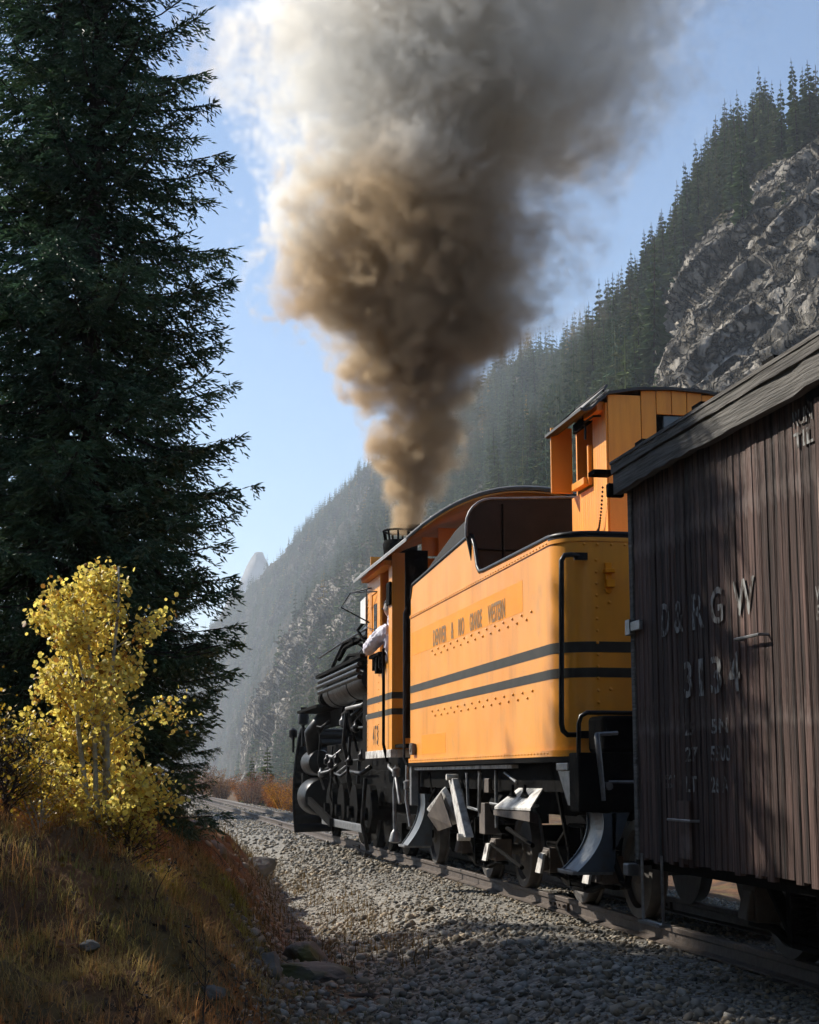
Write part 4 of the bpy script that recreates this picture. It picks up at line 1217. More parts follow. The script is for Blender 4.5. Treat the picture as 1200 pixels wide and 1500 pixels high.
for y0_, y1_, zb_ in ((19.08, 19.13, 2.38), (19.3, 19.42, 2.33), (19.58, 19.63, 2.38)):
    obj('arm_rest_bracket', MB().box(CX0 - 0.08, CX0 - 0.004, y0_, y1_, zb_, 2.53), BLACKM, cs)
obj('hand_rail', MB().tube([(CX0 - 0.0, 18.95, 2.62), (CX0 - 0.05, 18.94, 2.60), (CX0 - 0.05, 18.92, 2.0), (CX0 - 0.05, 18.92, 1.45), (CX0 - 0.03, 18.92, 1.36), (CX0 + 0.0, 18.92, 1.24)], 0.019, 8), BLACKM, cab)
obj('window_hood', MB().hexa([(CX0 - 0.10, 18.80, 3.60), (CX0 - 0.10, 18.80, 3.612), (CX0 - 0.10, 19.62, 3.60), (CX0 - 0.10, 19.62, 3.612), (CX0 - 0.002, 18.80, 3.64), (CX0 - 0.002, 18.80, 3.652), (CX0 - 0.002, 19.62, 3.64), (CX0 - 0.002, 19.62, 3.652)]), ORANGE, cs)
obj('window_curtain', MB().box(CX0 - 0.035, CX0 + 0.0, 18.64, 18.86, 3.12, 3.40), BLACKM, cs, bevel=0.01)
obj('mirror_panel', MB().hexa([(CX0 - 0.03, 20.50, 3.06), (CX0 - 0.03, 20.50, 3.42), (CX0 - 0.06, 20.74, 3.09), (CX0 - 0.06, 20.74, 3.38), (CX0 - 0.02, 20.51, 3.06), (CX0 - 0.02, 20.51, 3.42), (CX0 - 0.05, 20.75, 3.09), (CX0 - 0.05, 20.75, 3.38)]), WHITE, cs)
obj('shade_frame', MB().tube([(CX0 - 0.0, 20.2, 3.50), (CX0 - 0.24, 20.45, 3.46), (CX0 - 0.34, 20.6, 3.28), (CX0 - 0.0, 20.35, 3.06)], 0.010, 5).tube([(CX0 - 0.24, 20.45, 3.46), (CX0 - 0.0, 19.72, 3.40)], 0.009, 5).tube([(CX0 - 0.05, 20.3, 3.5), (CX0 - 0.03, 20.4, 3.0), (CX0 - 0.03, 19.8, 2.92)], 0.006, 5), BLACK, cs)
# arched roof
def roofz(x):
    return 4.27 - 0.62 * (abs(x - 4.5) / 1.42) ** 2.2
rxs = [3.08 + (5.92 - 3.08) * k / 30 for k in range(31)]
rpoly = [(x, roofz(x)) for x in rxs] + [(x, roofz(x) - 0.035) for x in reversed(rxs)]
roof = obj('roof', MB().prism(rpoly, 16.75, CY1 + 0.15, 'Y'), ROOFM, cab, smooth=30)
obj('roof_edge_bead', MB().tube([(x, 16.74, roofz(x) - 0.01) for x in rxs], 0.018, 6), ROOFM, roof, smooth=60)
obj('roof_lining', MB().prism([(x, roofz(x) - 0.04) for x in rxs[2:-2]] + [(x, roofz(x) - 0.06) for x in reversed(rxs[2:-2])], 16.80, CY1 - 0.06, 'Y'), ORANGE, roof, smooth=30)
obj('cornice', MB().box(3.16, CX0 - 0.002, CY0 + 0.02, CY1, 3.60, 3.66).hexa([(3.10, CY0, 3.625), (3.10, CY0, 3.64), (3.10, CY1, 3.625), (3.10, CY1, 3.64), (CX0, CY0, 3.74), (CX0, CY0, 3.78), (CX0, CY1, 3.74), (CX0, CY1, 3.78)]), ORANGE, cab)
obj('roof_hatch', MB().box(4.28, 5.25, 17.75, 18.6, 4.275, 4.36), BLACK, roof, bevel=0.03)
rr_ = MB()
for k in range(26):
    x = 3.15 + k * 0.11
    rivet(rr_, (x, 16.80, roofz(x) + 0.004), 0.014, 'Z', 1)
rro = obj('roof_rivets', rr_, STEEL, roof); rro['kind'] = 'stuff'
# boards that close the cab's back above the tender front
obj('gangway_sheet', MB().box(3.28, 3.55, 17.9, 17.93, 1.5, 3.68), BLACKM, cab)  # plain black upright sheet between cab and tender
obj('rear_panel', MB().box(3.80, 5.2, 18.50, 18.53, 2.9, 4.05), ORANGE, cab)
# boiler, smokebox, stack, domes
obj('boiler', MB().lathe([(0.86, -4.0), (0.86, 0.6), (0.80, 0.62), (0.80, 3.4)], (4.5, 24.4, 2.50), 'Y', 40), BLACKM, loco, smooth=35)
bands = MB()
for y in (21.6, 22.7, 23.8, 24.9):
    bands.lathe([(0.868, -0.03), (0.874, -0.028), (0.874, 0.028), (0.868, 0.03)], (4.5, y, 2.50), 'Y', 40)
obj('boiler_band', bands, BLACK, loco, smooth=35)
obj('smokebox_door', MB().lathe([(0.80, 0), (0.72, 0.06), (0.70, 0.08), (0.50, 0.16), (0.1, 0.2)], (4.5, 27.8, 2.50), 'Y', 32), BLACKM, loco, smooth=40)
stk = obj('smoke_stack', MB().lathe([(0.34, 3.15), (0.30, 3.35), (0.24, 3.5), (0.235, 4.55), (0.27, 4.62), (0.29, 4.80), (0.27, 4.86), (0.22, 4.86)], (4.5, 25.0, 0), 'Z', 28), BLACKM, loco, smooth=35)
cap = MB()
for k in range(10):
    t = 2 * math.pi * k / 10
    cap.cyl((4.5 + 0.25 * math.cos(t), 25.0 + 0.25 * math.sin(t), 4.84), (4.5 + 0.28 * math.cos(t), 25.0 + 0.28 * math.sin(t), 5.02), 0.018, n=5)
cap.tube([(4.5 + 0.28 * math.cos(2 * math.pi * k / 24), 25.0 + 0.28 * math.sin(2 * math.pi * k / 24), 5.02) for k in range(25)], 0.018, 6, False)
cap.box(4.60, 4.80, 24.84, 24.98, 4.98, 5.12)
obj('spark_arrester', cap, BLACKM, stk)
obj('sand_dome', MB().lathe([(0.36, 3.2), (0.34, 3.35), (0.33, 3.75), (0.28, 3.86), (0.1, 3.92)], (4.5, 23.3, 0), 'Z', 24), BLACKM, loco, smooth=35)
obj('steam_dome', MB().lathe([(0.38, 3.2), (0.35, 3.35), (0.34, 3.80), (0.28, 3.93), (0.1, 3.98)], (4.5, 22.0, 0), 'Z', 24), BLACKM, loco, smooth=35)
obj('headlight', MB().lathe([(0.2, -0.2), (0.22, 0.12), (0.2, 0.16)], (4.5, 27.6, 3.55), 'Y', 20).box(4.35, 4.65, 27.4, 27.7, 3.2, 3.36), BLACK, loco, smooth=40)
# dynamo, turret and pipes above the running board (seen against the mountain)
dy = obj('dynamo', MB().lathe([(0.04, 0.0), (0.10, 0.03), (0.12, 0.10), (0.10, 0.20), (0.13, 0.22), (0.13, 0.26), (0.05, 0.32)], (3.55, 21.9, 3.20), 'Z', 16).cyl((3.55, 21.9, 2.9), (3.55, 21.9, 3.2), 0.035, n=8), BLACK, loco, smooth=40)
pp = MB()
pp.tube([(3.55, 21.9, 3.05), (3.45, 22.3, 3.02), (3.32, 23.0, 2.95), (3.28, 23.4, 2.80)], 0.035, 7)
pp.tube([(3.60, 22.2, 2.80), (3.42, 22.9, 3.06), (3.32, 23.2, 3.02), (3.25, 23.9, 2.72)], 0.028, 7)
pp.tube([(3.7, 21.2, 2.75), (3.55, 22.0, 2.78), (3.36, 22.9, 2.82), (3.30, 24.0, 2.60)], 0.03, 7)
pp.tube([(3.62, 21.4, 2.72), (3.45, 21.9, 2.90), (3.36, 22.1, 3.12), (3.5, 22.1, 3.3)], 0.022, 7)
pp.lathe([(0.02, -0.05), (0.06, -0.02), (0.06, 0.05), (0.02, 0.07)], (3.40, 22.6, 3.0), 'Z', 10)
pp.lathe([(0.02, -0.05), (0.08, -0.02), (0.08, 0.08), (0.02, 0.1)], (3.50, 21.5, 2.85), 'Z', 10)
obj('pipework', pp, BLACKM, loco, smooth=50)
obj('running_board', MB().box(3.16, 3.75, 20.55, 25.3, 2.62, 2.665), BLACKM, loco)
tk = obj('air_tank', MB().lathe([(0.05, 20.75), (0.20, 20.80), (0.235, 20.9), (0.235, 24.6), (0.20, 24.7), (0.05, 24.75)], (3.42, 0, 2.36), 'Y', 24), BLACK, loco, smooth=35)
coil = MB()
for k in range(3):
    coil.tube([(3.19 - 0.02 * (k == 1), 20.8, 2.55 - k * 0.085), (3.185 - 0.02 * (k == 1), 25.0, 2.55 - k * 0.085)], 0.034, 8)
obj('cooling_pipe', coil, BLACK, tk, smooth=50)
obj('tank_band', MB().lathe([(0.24, -0.03), (0.245, 0), (0.24, 0.03)], (3.42, 22, 2.36), 'Y', 24).lathe([(0.24, -0.03), (0.245, 0), (0.24, 0.03)], (3.42, 24, 2.36), 'Y', 24), BLACKM, tk)
obj('front_bumper_tank', MB().lathe([(0.03, 0), (0.12, 0.03), (0.12, 0.25), (0.03, 0.28)], (3.34, 25.2, 2.30), 'Y', 14), BLACKM, loco, smooth=40)
obj('cab_apron', MB().box(3.30, 3.36, 20.52, 21.2, 1.3, 2.62), BLACKM, loco)
obj('lower_board', MB().box(3.20, 3.80, 25.4, 28.2, 2.17, 2.215).box(3.62, 3.70, 25.4, 28.2, 1.9, 2.17), BLACKM, loco)
# outside frame, wheels, rods
obj('main_frame', MB().box(3.62, 3.72, 18.8, 28.6, 0.72, 1.15).box(5.28, 5.38, 18.8, 28.6, 0.72, 1.15).box(3.72, 5.28, 20, 28, 0.9, 1.6), BLACKM, loco, bevel=0.01)
for y in (21.6, 22.9, 24.2, 25.5):
    ax = obj('driver_axle', MB().cyl((3.35, y, 0.56), (5.65, y, 0.56), 0.09, n=14), BLACKM, loco, smooth=40)
    for xw in (4.02, 4.98):
        obj('driver_wheel', wheel_mb(xw, y, 0.56), BLACKM, ax, smooth=35)
    for s in (-1, 1):
        xc = 4.5 + s * 1.02
        obj('counterweight', MB().prism([(y + 0.40 * math.cos(R(a)), 0.56 + 0.40 * math.sin(R(a))) for a in range(20, 200, 15)] + [(y - 0.14, 0.30), (y + 0.14, 0.30)], xc - 0.05, xc + 0.05, 'X'), BLACKM, ax, bevel=0.01)
for s in (-1, 1):
    xc = 4.5 + s * 1.14
    obj('side_rod', MB().box(xc - 0.03, xc + 0.03, 21.45, 25.65, 0.31, 0.42), STEEL if s < 0 else BLACKM, loco, bevel=0.01)
    obj('main_rod', MB().bar((xc - s * -0.07, 24.2, 0.37), (xc - s * -0.07, 27.0, 0.66), 0.06, 0.12), BLACKM, loco)
    cyx = 4.5 + s * 0.98
    obj('cylinder', MB().lathe([(0.05, -0.55), (0.29, -0.52), (0.32, -0.45), (0.32, 0.45), (0.29, 0.52), (0.05, 0.55)], (cyx, 27.6, 0.72), 'Y', 26), BLACK, loco, smooth=40)
    obj('valve_chest', MB().lathe([(0.05, -0.60), (0.20, -0.57), (0.22, -0.5), (0.22, 0.5), (0.20, 0.57), (0.05, 0.6)], (cyx + 0.04 * s, 27.6, 1.30), 'Y', 22), BLACK, loco, smooth=40)
    obj('steam_pipe', MB().tube([(4.5 + s * 0.7, 26.9, 2.1), (4.5 + s * 1.02, 26.95, 2.02), (4.5 + s * 1.16, 27.1, 1.80), (4.5 + s * 1.10, 27.25, 1.50), (4.5 + s * 0.98, 27.3, 1.25)], [0.11, 0.13, 0.14, 0.13, 0.13], 14), BLACK, loco, smooth=50)
pt = empty('pilot_truck', (4.5, 28.9, 0), loco)
ax = obj('axle', MB().cyl((3.8, 28.9, 0.33), (5.2, 28.9, 0.33), 0.05, n=10), BLACKM, pt)
for xw in (4.02, 4.98):
    obj('wheel', wheel_mb(xw, 28.9, 0.33), BLACKM, pt, smooth=35)
tlt = empty('trailing_truck', (4.5, 19.6, 0), loco)
obj('axle', MB().cyl((3.7, 19.6, 0.36), (5.3, 19.6, 0.36), 0.05, n=10), BLACKM, tlt)
for xw in (4.02, 4.98):
    obj('wheel', wheel_mb(xw, 19.6, 0.36), CAST, tlt, smooth=35)
obj('truck_frame', MB().box(3.58, 3.66, 18.9, 20.3, 0.42, 0.60).box(3.52, 3.70, 19.45, 19.75, 0.22, 0.5), BLACKM, tlt, bevel=0.01)
# snow plow: bulged blade seen from behind
pw_a, pw_b = [], []
plow = MB()
rows = []
for i in range(13):
    u = i / 12
    z = 0.06 + 1.85 * u
    bulge = 0.30 * math.sin(math.pi * (0.18 + 0.72 * u))
    w = 1.15 + 0.10 * math.sin(math.pi * min(1, 0.2 + 0.8 * u))
    rows.append([(4.5 + w * s, 29.0 + 0.55 * (1 - abs(s)) + bulge * (0.35 + 0.65 * (1 - abs(s))) - 0.12 * abs(s) ** 2, z) for s in np.linspace(-1, 1, 17)])
for a, b in zip(rows[:-1], rows[1:]):
    plow.sheet(a, b)
po = obj('snow_plow', plow, BLACK, loco, smooth=60)
sol = po.modifiers.new('thickness', 'SOLIDIFY'); sol.thickness = 0.03
obj('plow_rim', MB().tube([r[0] for r in rows] + rows[-1][4::4], 0.035, 7), BLACK, po, smooth=60)
obj('plow_brace', MB().bar((3.9, 28.4, 0.9), (3.6, 29.0, 1.5), 0.06, 0.06).bar((5.1, 28.4, 0.9), (5.4, 29.0, 1.5), 0.06, 0.06), BLACKM, po)
obj('pilot_beam', MB().box(3.35, 5.65, 28.5, 28.75, 0.75, 1.12), BLACKM, loco, bevel=0.01)
obj('marker_lamp', MB().lathe([(0.03, 0), (0.10, 0.03), (0.10, 0.2), (0.05, 0.27)], (3.36, 28.6, 1.98), 'Z', 12).cyl((3.36, 28.6, 1.6), (3.36, 28.6, 2.0), 0.03, n=8).box(3.30, 3.42, 28.5, 28.7, 2.24, 2.30), BLACK, loco, smooth=40)
obj('flag_stand', MB().lathe([(0.03, 0), (0.08, 0.04), (0.08, 0.16), (0.03, 0.2)], (3.26, 29.35, 1.75), 'Z', 12).cyl((3.26, 29.3, 1.5), (3.26, 29.3, 1.8), 0.025, n=8), BLACK, loco, smooth=40)
# clutter of pipes, cocks and rods along the side ahead of the cab
rp_ = random.Random(11)
for k in range(22):
    y0 = rp_.uniform(20.8, 26.2); z0 = rp_.uniform(1.0, 2.15); l = rp_.uniform(0.5, 1.8)
    x0 = rp_.uniform(3.30, 3.58)
    if k % 3 == 0:
        path = [(x0, y0, z0), (x0 - 0.03, y0 + 0.05, z0 - 0.35 * l), (x0 + 0.05, y0 + 0.12, z0 - 0.55 * l)]
    else:
        path = [(x0 + 0.12, y0, z0 + 0.1), (x0, y0 + 0.08, z0), (x0, y0 + l, z0 - rp_.uniform(-0.05, 0.15)), (x0 + 0.1, y0 + l + 0.08, z0 - 0.3)]
    obj('pipe', MB().tube(path, rp_.uniform(0.014, 0.034), 7), STEEL if k % 6 == 1 else BLACK, loco, smooth=60)
for k in range(9):
    y0 = 20.9 + k * 0.62 + rp_.uniform(-0.1, 0.1); z0 = rp_.uniform(1.05, 2.0)
    obj('valve_cock', MB().lathe([(0.02, -0.06), (0.05, -0.04), (0.055, 0.03), (0.03, 0.05), (0.02, 0.10)], (3.34, y0, z0), 'Z', 10), STEEL if k % 4 == 0 else BLACK, loco, smooth=50)
obj('hand_rail', MB().tube([(3.46, 20.6, 3.12), (3.44, 24.0, 3.12), (3.46, 27.2, 3.10)], 0.016, 6), BLACK, loco)
# injector pipes and drain rods under the cab
ip = MB()
ip.tube([(3.36, 18.9, 1.2), (3.33, 18.9, 0.9), (3.33, 18.85, 0.42)], 0.022, 8)
ip.lathe([(0.02, 0.14), (0.05, 0.10), (0.075, 0.0), (0.02, -0.02)], (3.33, 18.85, 0.30), 'Z', 12)
ip.tube([(3.36, 18.2, 1.2), (3.34, 18.15, 0.8), (3.36, 18.0, 0.5)], 0.020, 8)
ip.tube([(3.34, 19.3, 1.22), (3.30, 19.1, 1.18), (3.31, 18.7, 1.10), (3.33, 18.5, 0.75)], 0.022, 8)
ip.tube([(3.40, 18.6, 1.0), (3.38, 18.1, 0.95), (3.40, 17.7, 0.75)], 0.020, 8)
ip.lathe([(0.02, -0.05), (0.05, -0.03), (0.05, 0.06), (0.02, 0.08)], (3.36, 18.15, 0.95), 'Z', 10)
ip.lathe([(0.02, -0.05), (0.05, -0.03), (0.05, 0.06), (0.02, 0.08)], (3.32, 18.7, 1.10), 'Z', 10)
obj('injector_pipe', ip, STEEL, loco, smooth=50)
obj('ash_pan', MB().box(3.75, 5.25, 18.9, 21.4, 0.5, 1.3), BLACKM, loco)
obj('draw_bar', MB().box(4.35, 4.65, 17.5, 18.9, 0.75, 0.95), BLACKM, loco)

# ---------------------------------------------------------------- the engineer at the cab window
def skin_mesh(name, verts, edges, radii, root=0, sub=2):
    me = bpy.data.meshes.new(name)
    me.from_pydata(verts, edges, [])
    o = bpy.data.objects.new(name, me)
    COL.objects.link(o)
    sk = o.modifiers.new('skin', 'SKIN'); sk.use_smooth_shade = True
    for i, d in enumerate(me.skin_vertices[0].data):
        r_ = radii[i]
        d.radius = r_ if isinstance(r_, tuple) else (r_, r_)
        d.use_root = (i == root)
    su = o.modifiers.new('sub', 'SUBSURF'); su.levels = sub; su.render_levels = sub
    dg = bpy.context.evaluated_depsgraph_get()
    m2 = bpy.data.meshes.new_from_object(o.evaluated_get(dg))
    m2.name = name
    for p in m2.polygons: p.use_smooth = True
    bpy.data.objects.remove(o)
    return m2
SHIRT = M('pale_lilac_shirt', (0.74, 0.71, 0.77), (0.56, 0.52, 0.60), rough=0.85, scale=16, stretch=(1, 1, 0.5), bump=0.5, bscale=14)
SKIN = M('skin', (0.50, 0.29, 0.20), (0.44, 0.24, 0.16), rough=0.55, scale=20)
DENIM = M('dark_denim', (0.03, 0.035, 0.05), (0.02, 0.022, 0.03), rough=0.9, scale=30)
CAPM = M('dark_cap', (0.02, 0.02, 0.025), (0.035, 0.035, 0.04), rough=0.9, scale=25)
HAIR = M('grey_hair', (0.24, 0.22, 0.20), (0.12, 0.11, 0.10), rough=0.8, scale=40)
man = empty('person', (3.62, 19.15, 1.44))
tag(man, 'person in a pale lilac shirt leaning an elbow out of the cab window', 'person')
def put(me, mat, name):
    me.transform(Matrix.Translation(-Vector(man.location)))
    return mesh_obj(name, me, mat, man)
# pelvis, spine, neck, head; left arm out over the arm rest, right arm inside; seated legs
bv = [(3.58, 18.98, 2.05), (3.48, 19.00, 2.30), (3.37, 19.05, 2.56), (3.34, 19.08, 2.75), (3.36, 19.12, 2.89), (3.345, 19.16, 2.98), (3.34, 19.18, 3.06),
      (3.26, 19.00, 2.84), (3.16, 19.16, 2.75), (3.09, 19.36, 2.650), (3.105, 19.54, 2.635), (3.15, 19.66, 2.632),
      (3.54, 19.20, 2.80), (3.66, 19.36, 2.62), (3.72, 19.62, 2.55), (3.70, 19.72, 2.55),
      (3.58, 19.40, 2.02), (3.58, 19.55, 1.75), (3.58, 19.56, 1.50), (3.58, 19.68, 1.48),
      (3.76, 19.40, 2.02), (3.78, 19.55, 1.75), (3.78, 19.56, 1.50), (3.78, 19.68, 1.48)]
be = [(0, 1), (1, 2), (2, 3), (3, 4), (4, 5), (5, 6), (3, 7), (7, 8), (8, 9), (9, 10), (10, 11), (3, 12), (12, 13), (13, 14), (14, 15), (0, 16), (16, 17), (17, 18), (18, 19), (0, 20), (20, 21), (21, 22), (22, 23)]
br = [0.15, 0.15, 0.165, 0.145, 0.075, 0.062, 0.06, 0.108, 0.088, 0.072, 0.055, 0.038, 0.085, 0.06, 0.045, 0.035, 0.09, 0.065, 0.045, 0.04, 0.09, 0.065, 0.045, 0.04]
bme = skin_mesh('body', bv, be, br, 0, 3)
bco = np.array([v.co[:] for v in bme.vertices]); bno = np.array([v.normal[:] for v in bme.vertices])
fold = (fbm(np.stack([bco[:, 0] * 9, bco[:, 1] * 14 + bco[:, 2] * 16, bco[:, 2] * 10 - bco[:, 1] * 9], 1), 3, 5, ridged=True) - 0.55) * 0.055
for v, c_, n_, q_ in zip(bme.vertices, bco, bno, fold): v.co = c_ + n_ * q_
put(bme, SHIRT, 'body')
# head with face, ear and nose, looking ahead along the track
hd = bmesh.new()
bmesh.ops.create_icosphere(hd, subdivisions=4, radius=1.0)
for v in hd.verts:
    x, y, z = v.co
    fx_, fy_, fz_ = x * 0.074, y * 0.098, z * 0.118
    if z < 0: fx_ *= 1 - 0.28 * (-z) ** 1.5; fy_ *= 1 - 0.12 * (-z)
    if y > 0.75: fy_ += 0.022 * math.exp(-((x / 0.20) ** 2 + ((z + 0.12) / 0.20) ** 2))
    if y > 0.55: fy_ -= 0.010 * (math.exp(-(((abs(x) - 0.38) / 0.16) ** 2 + ((z - 0.08) / 0.12) ** 2)))
    if y > 0.6: fy_ += 0.006 * math.exp(-((x / 0.34) ** 2 + ((z + 0.46) / 0.07) ** 2))
    if abs(x) > 0.8: fx_ += math.copysign(0.018 * math.exp(-(((y + 0.05) / 0.16) ** 2 + ((z + 0.02) / 0.26) ** 2)), x)
    v.co = (fx_, fy_, fz_)
hm = bpy.data.meshes.new('head'); hd.to_mesh(hm); hd.free()
for p in hm.polygons: p.use_smooth = True
HM = Matrix.Translation((3.325, 19.20, 3.125)) @ Matrix.Rotation(R(8), 4, 'Z') @ Matrix.Rotation(R(-6), 4, 'X')
hm.transform(HM)
put(hm, SKIN, 'head')
hb = bmesh.new()
bmesh.ops.create_icosphere(hb, subdivisions=3, radius=1.0)
bmesh.ops.delete(hb, geom=[v for v in hb.verts if v.co.z < -0.35 or (v.co.y > 0.25 and v.co.z < 0.30)], context='VERTS')
for v in hb.verts: v.co = (v.co.x * 0.080, v.co.y * 0.104 - 0.002, v.co.z * 0.122)
hbm = bpy.data.meshes.new('hair'); hb.to_mesh(hbm); hb.free(); hbm.transform(HM); put(hbm, HAIR, 'hair')
cp = bmesh.new()
bmesh.ops.create_icosphere(cp, subdivisions=3, radius=1.0)
bmesh.ops.delete(cp, geom=[v for v in cp.verts if v.co.z < 0.28], context='VERTS')
for v in cp.verts: v.co = (v.co.x * 0.086, v.co.y * 0.110, v.co.z * 0.135 + 0.004)
bz = [cp.verts.new((0.078 * math.cos(R(a)) * s_, 0.085 + 0.085 * math.sin(R(a)) * s_ - (0.02 if s_ < 1 else 0), 0.035 - 0.012 * (s_ == 1))) for s_ in (1, 0.5) for a in range(0, 181, 20)]
for k in range(9): cp.faces.new((bz[k], bz[k + 1], bz[k + 11], bz[k + 10]))
cpm = bpy.data.meshes.new('cap'); cp.to_mesh(cpm); cp.free()
for p in cpm.polygons: p.use_smooth = True
cpm.transform(HM); co_ = put(cpm, CAPM, 'cap')
so = co_.modifiers.new('t', 'SOLIDIFY'); so.thickness = 0.004
# left hand resting on the arm rest: palm, four fingers, thumb
hv, he, hr = [(3.15, 19.64, 2.635), (3.152, 19.69, 2.63), (3.155, 19.73, 2.62)], [(0, 1), (1, 2)], [0.028, (0.036, 0.022), (0.036, 0.02)]
for k, (dx, ln) in enumerate(((-0.030, 0.068), (-0.010, 0.080), (0.010, 0.076), (0.030, 0.060))):
    b0 = len(hv)
    hv += [(3.155 + dx, 19.745, 2.615), (3.155 + dx * 1.1, 19.745 + ln * 0.5, 2.610), (3.155 + dx * 1.1, 19.745 + ln * 0.85, 2.592), (3.155 + dx * 1.1, 19.745 + ln, 2.578)]
    he += [(2, b0), (b0, b0 + 1), (b0 + 1, b0 + 2), (b0 + 2, b0 + 3)]; hr += [0.010, 0.009, 0.008, 0.007]
b0 = len(hv)
hv += [(3.190, 19.69, 2.615), (3.212, 19.73, 2.60), (3.215, 19.76, 2.59)]
he += [(1, b0), (b0, b0 + 1), (b0 + 1, b0 + 2)]; hr += [0.012, 0.010, 0.008]
put(skin_mesh('hand', hv, he, hr, 0, 1), SKIN, 'hand')
# ================================================================== NATURE
def kites(base, d, ln, w, r, tri=False):
    """two crossed kite blades for every twiglet; base, d (n,3); ln, w (n,)"""
    n = len(base)
    ref = np.where(np.abs(d[:, 2:3]) > 0.9, np.array([[1.0, 0, 0]]), np.array([[0, 0, 1.0]]))
    a = np.cross(d, ref); a /= np.linalg.norm(a, axis=1, keepdims=True) + 1e-9
    b = np.cross(d, a)
    th = r.uniform(0, math.pi, n)[:, None]
    a, b = a * np.cos(th) + b * np.sin(th), b * np.cos(th) - a * np.sin(th)
    tip = base + d * ln[:, None]
    mid = base + d * (ln * 0.42)[:, None]
    w = w[:, None]
    V = np.stack([base, mid + a * w, tip, mid - a * w, mid + b * w, mid - b * w], 1).reshape(-1, 3)
    o = (np.arange(n) * 6)[:, None]
    F = np.concatenate([o + np.array([[0, 1, 2, 3]]), o + np.array([[0, 4, 2, 5]])], 0)
    return V, F


def norm(v):
    return v / (np.linalg.norm(v, axis=-1, keepdims=True) + 1e-9)


def make_spruce(seed, H, Rb, n_whorl, per, dens=1.35, zlow=0.5, power=1.0, tw=0.0072):
    """returns crown (verts, quads, per-face rgb) and trunk MB; base at origin, height H, low radius Rb"""
    r = np.random.default_rng(seed)
    VV, FF, CC = [], [], []
    nb = 0
    limb = MB()
    for k in range(n_whorl):
        u = (k + r.uniform(-0.3, 0.3)) / n_whorl
        z = zlow + (H - zlow) * max(u, 0) ** 0.95
        f = (1 - z / H)
        for j in range(per):
            if r.random() < 0.10: continue
            L = Rb * (f ** power) * r.uniform(0.62, 1.12) + 0.10
            if z < 2.6: L *= 0.70 + 0.30 * max(0.0, (z - 0.5) / 2.1)
            az = 2 * math.pi * (j + r.uniform(-0.35, 0.35)) / per + k * 1.3
            out = np.array([math.cos(az), math.sin(az), 0.0]); side = np.array([-out[1], out[0], 0.0])
            zz = z + r.uniform(-0.12, 0.12)
            droop = r.uniform(0.10, 0.34) * (0.35 + f)
            lift = r.uniform(0.10, 0.30) * (1.15 - f * 0.6)
            S = np.linspace(0, 1, 14)
            prof = lambda s: (0.10 * s * (1 - f) * L) - droop * L * np.sin(np.minimum(s * 1.15, 1) * math.pi * 0.5) + lift * L * s ** 3
            sway = r.uniform(-0.12, 0.12) * L
            pos = lambda s: out * (L * s)[:, None] + side * (sway * s ** 2)[:, None] + np.array([0, 0, 1.0]) * (zz + prof(s))[:, None]
            pth = pos(S)
            limb.tube([tuple(p) for p in pth[::3]], [max(0.006, 0.018 * L ** 0.5 * (1 - s)) for s in S[::3]], 4, False)
            nl = max(5, int(L * 17 * dens))
            base_s = np.sort(r.uniform(0.12, 1.0, nl))
            ptsL = pos(base_s)
            tang = norm(pos(np.minimum(base_s + 0.03, 1.03)) - ptsL)
            Bs, Ds, Ls = [], [], []
            for i in range(nl):
                s = base_s[i]
                for sd in (-1, 1):
                    ll = (0.50 * L * (1.02 - s) ** 0.75 * (0.35 + s * 0.9) + 0.07) * r.uniform(0.6, 1.15)
                    ll = min(ll, 0.62)
                    dd = norm(tang[i] * r.uniform(0.5, 0.95) + side * sd * r.uniform(0.6, 1.0) + np.array([0, 0, r.uniform(-0.38, 0.05)]))
                    m = max(3, int(ll / 0.024))
                    q = (np.arange(m) + r.random(m) * 0.6) / m
                    p = ptsL[i] + dd * (ll * q)[:, None] + np.array([0, 0, -1.0]) * (0.45 * ll * q ** 2)[:, None]
                    lat = norm(np.cross(dd, [0, 0, 1.0]))
                    sg = np.where(np.arange(m) % 2 == 0, 1.0, -1.0)[:, None]
                    td = norm(dd * r.uniform(0.7, 1.3, (m, 1)) + lat * sg * r.uniform(0.2, 0.8, (m, 1)) + np.array([0, 0, 1.0]) * r.uniform(-1.0, 0.35, (m, 1)))
                    Bs.append(p); Ds.append(td); Ls.append(r.uniform(0.050, 0.100, m) * (1.1 - 0.35 * q))
            # tip leader
            Bs.append(pth[-4:]); Ds.append(np.repeat(tang[-1:], 4, 0)); Ls.append(np.full(4, 0.09))
            Bs, Ds, Ls = np.concatenate(Bs), np.concatenate(Ds), np.concatenate(Ls)
            V, F = kites(Bs, Ds, Ls, tw * r.uniform(0.75, 1.25, len(Bs)), r)
            VV.append(V); FF.append(F + nb); nb += len(V)
            tone = r.uniform(0.7, 1.3)
            yel = r.uniform(0, 1) ** 2
            c = np.array([0.064, 0.125, 0.068]) * tone * (1 - 0.5 * yel) + np.array([0.085, 0.115, 0.030]) * tone * 0.5 * yel
            cv = np.repeat(c[None], len(Bs), 0) * r.uniform(0.75, 1.3, (len(Bs), 1))
            CC.append(np.concatenate([cv, cv]))
    limb.tube([(0, 0, -0.3)] + [(0.03 * math.sin(k), 0.03 * math.cos(k * 1.3), H * k / 10) for k in range(0, 11)], [0.010 * H] + [0.0085 * H * (1 - k / 10) ** 0.8 + 0.008 for k in range(11)], 10)
    return np.concatenate(VV), np.concatenate(FF), np.concatenate(CC), limb


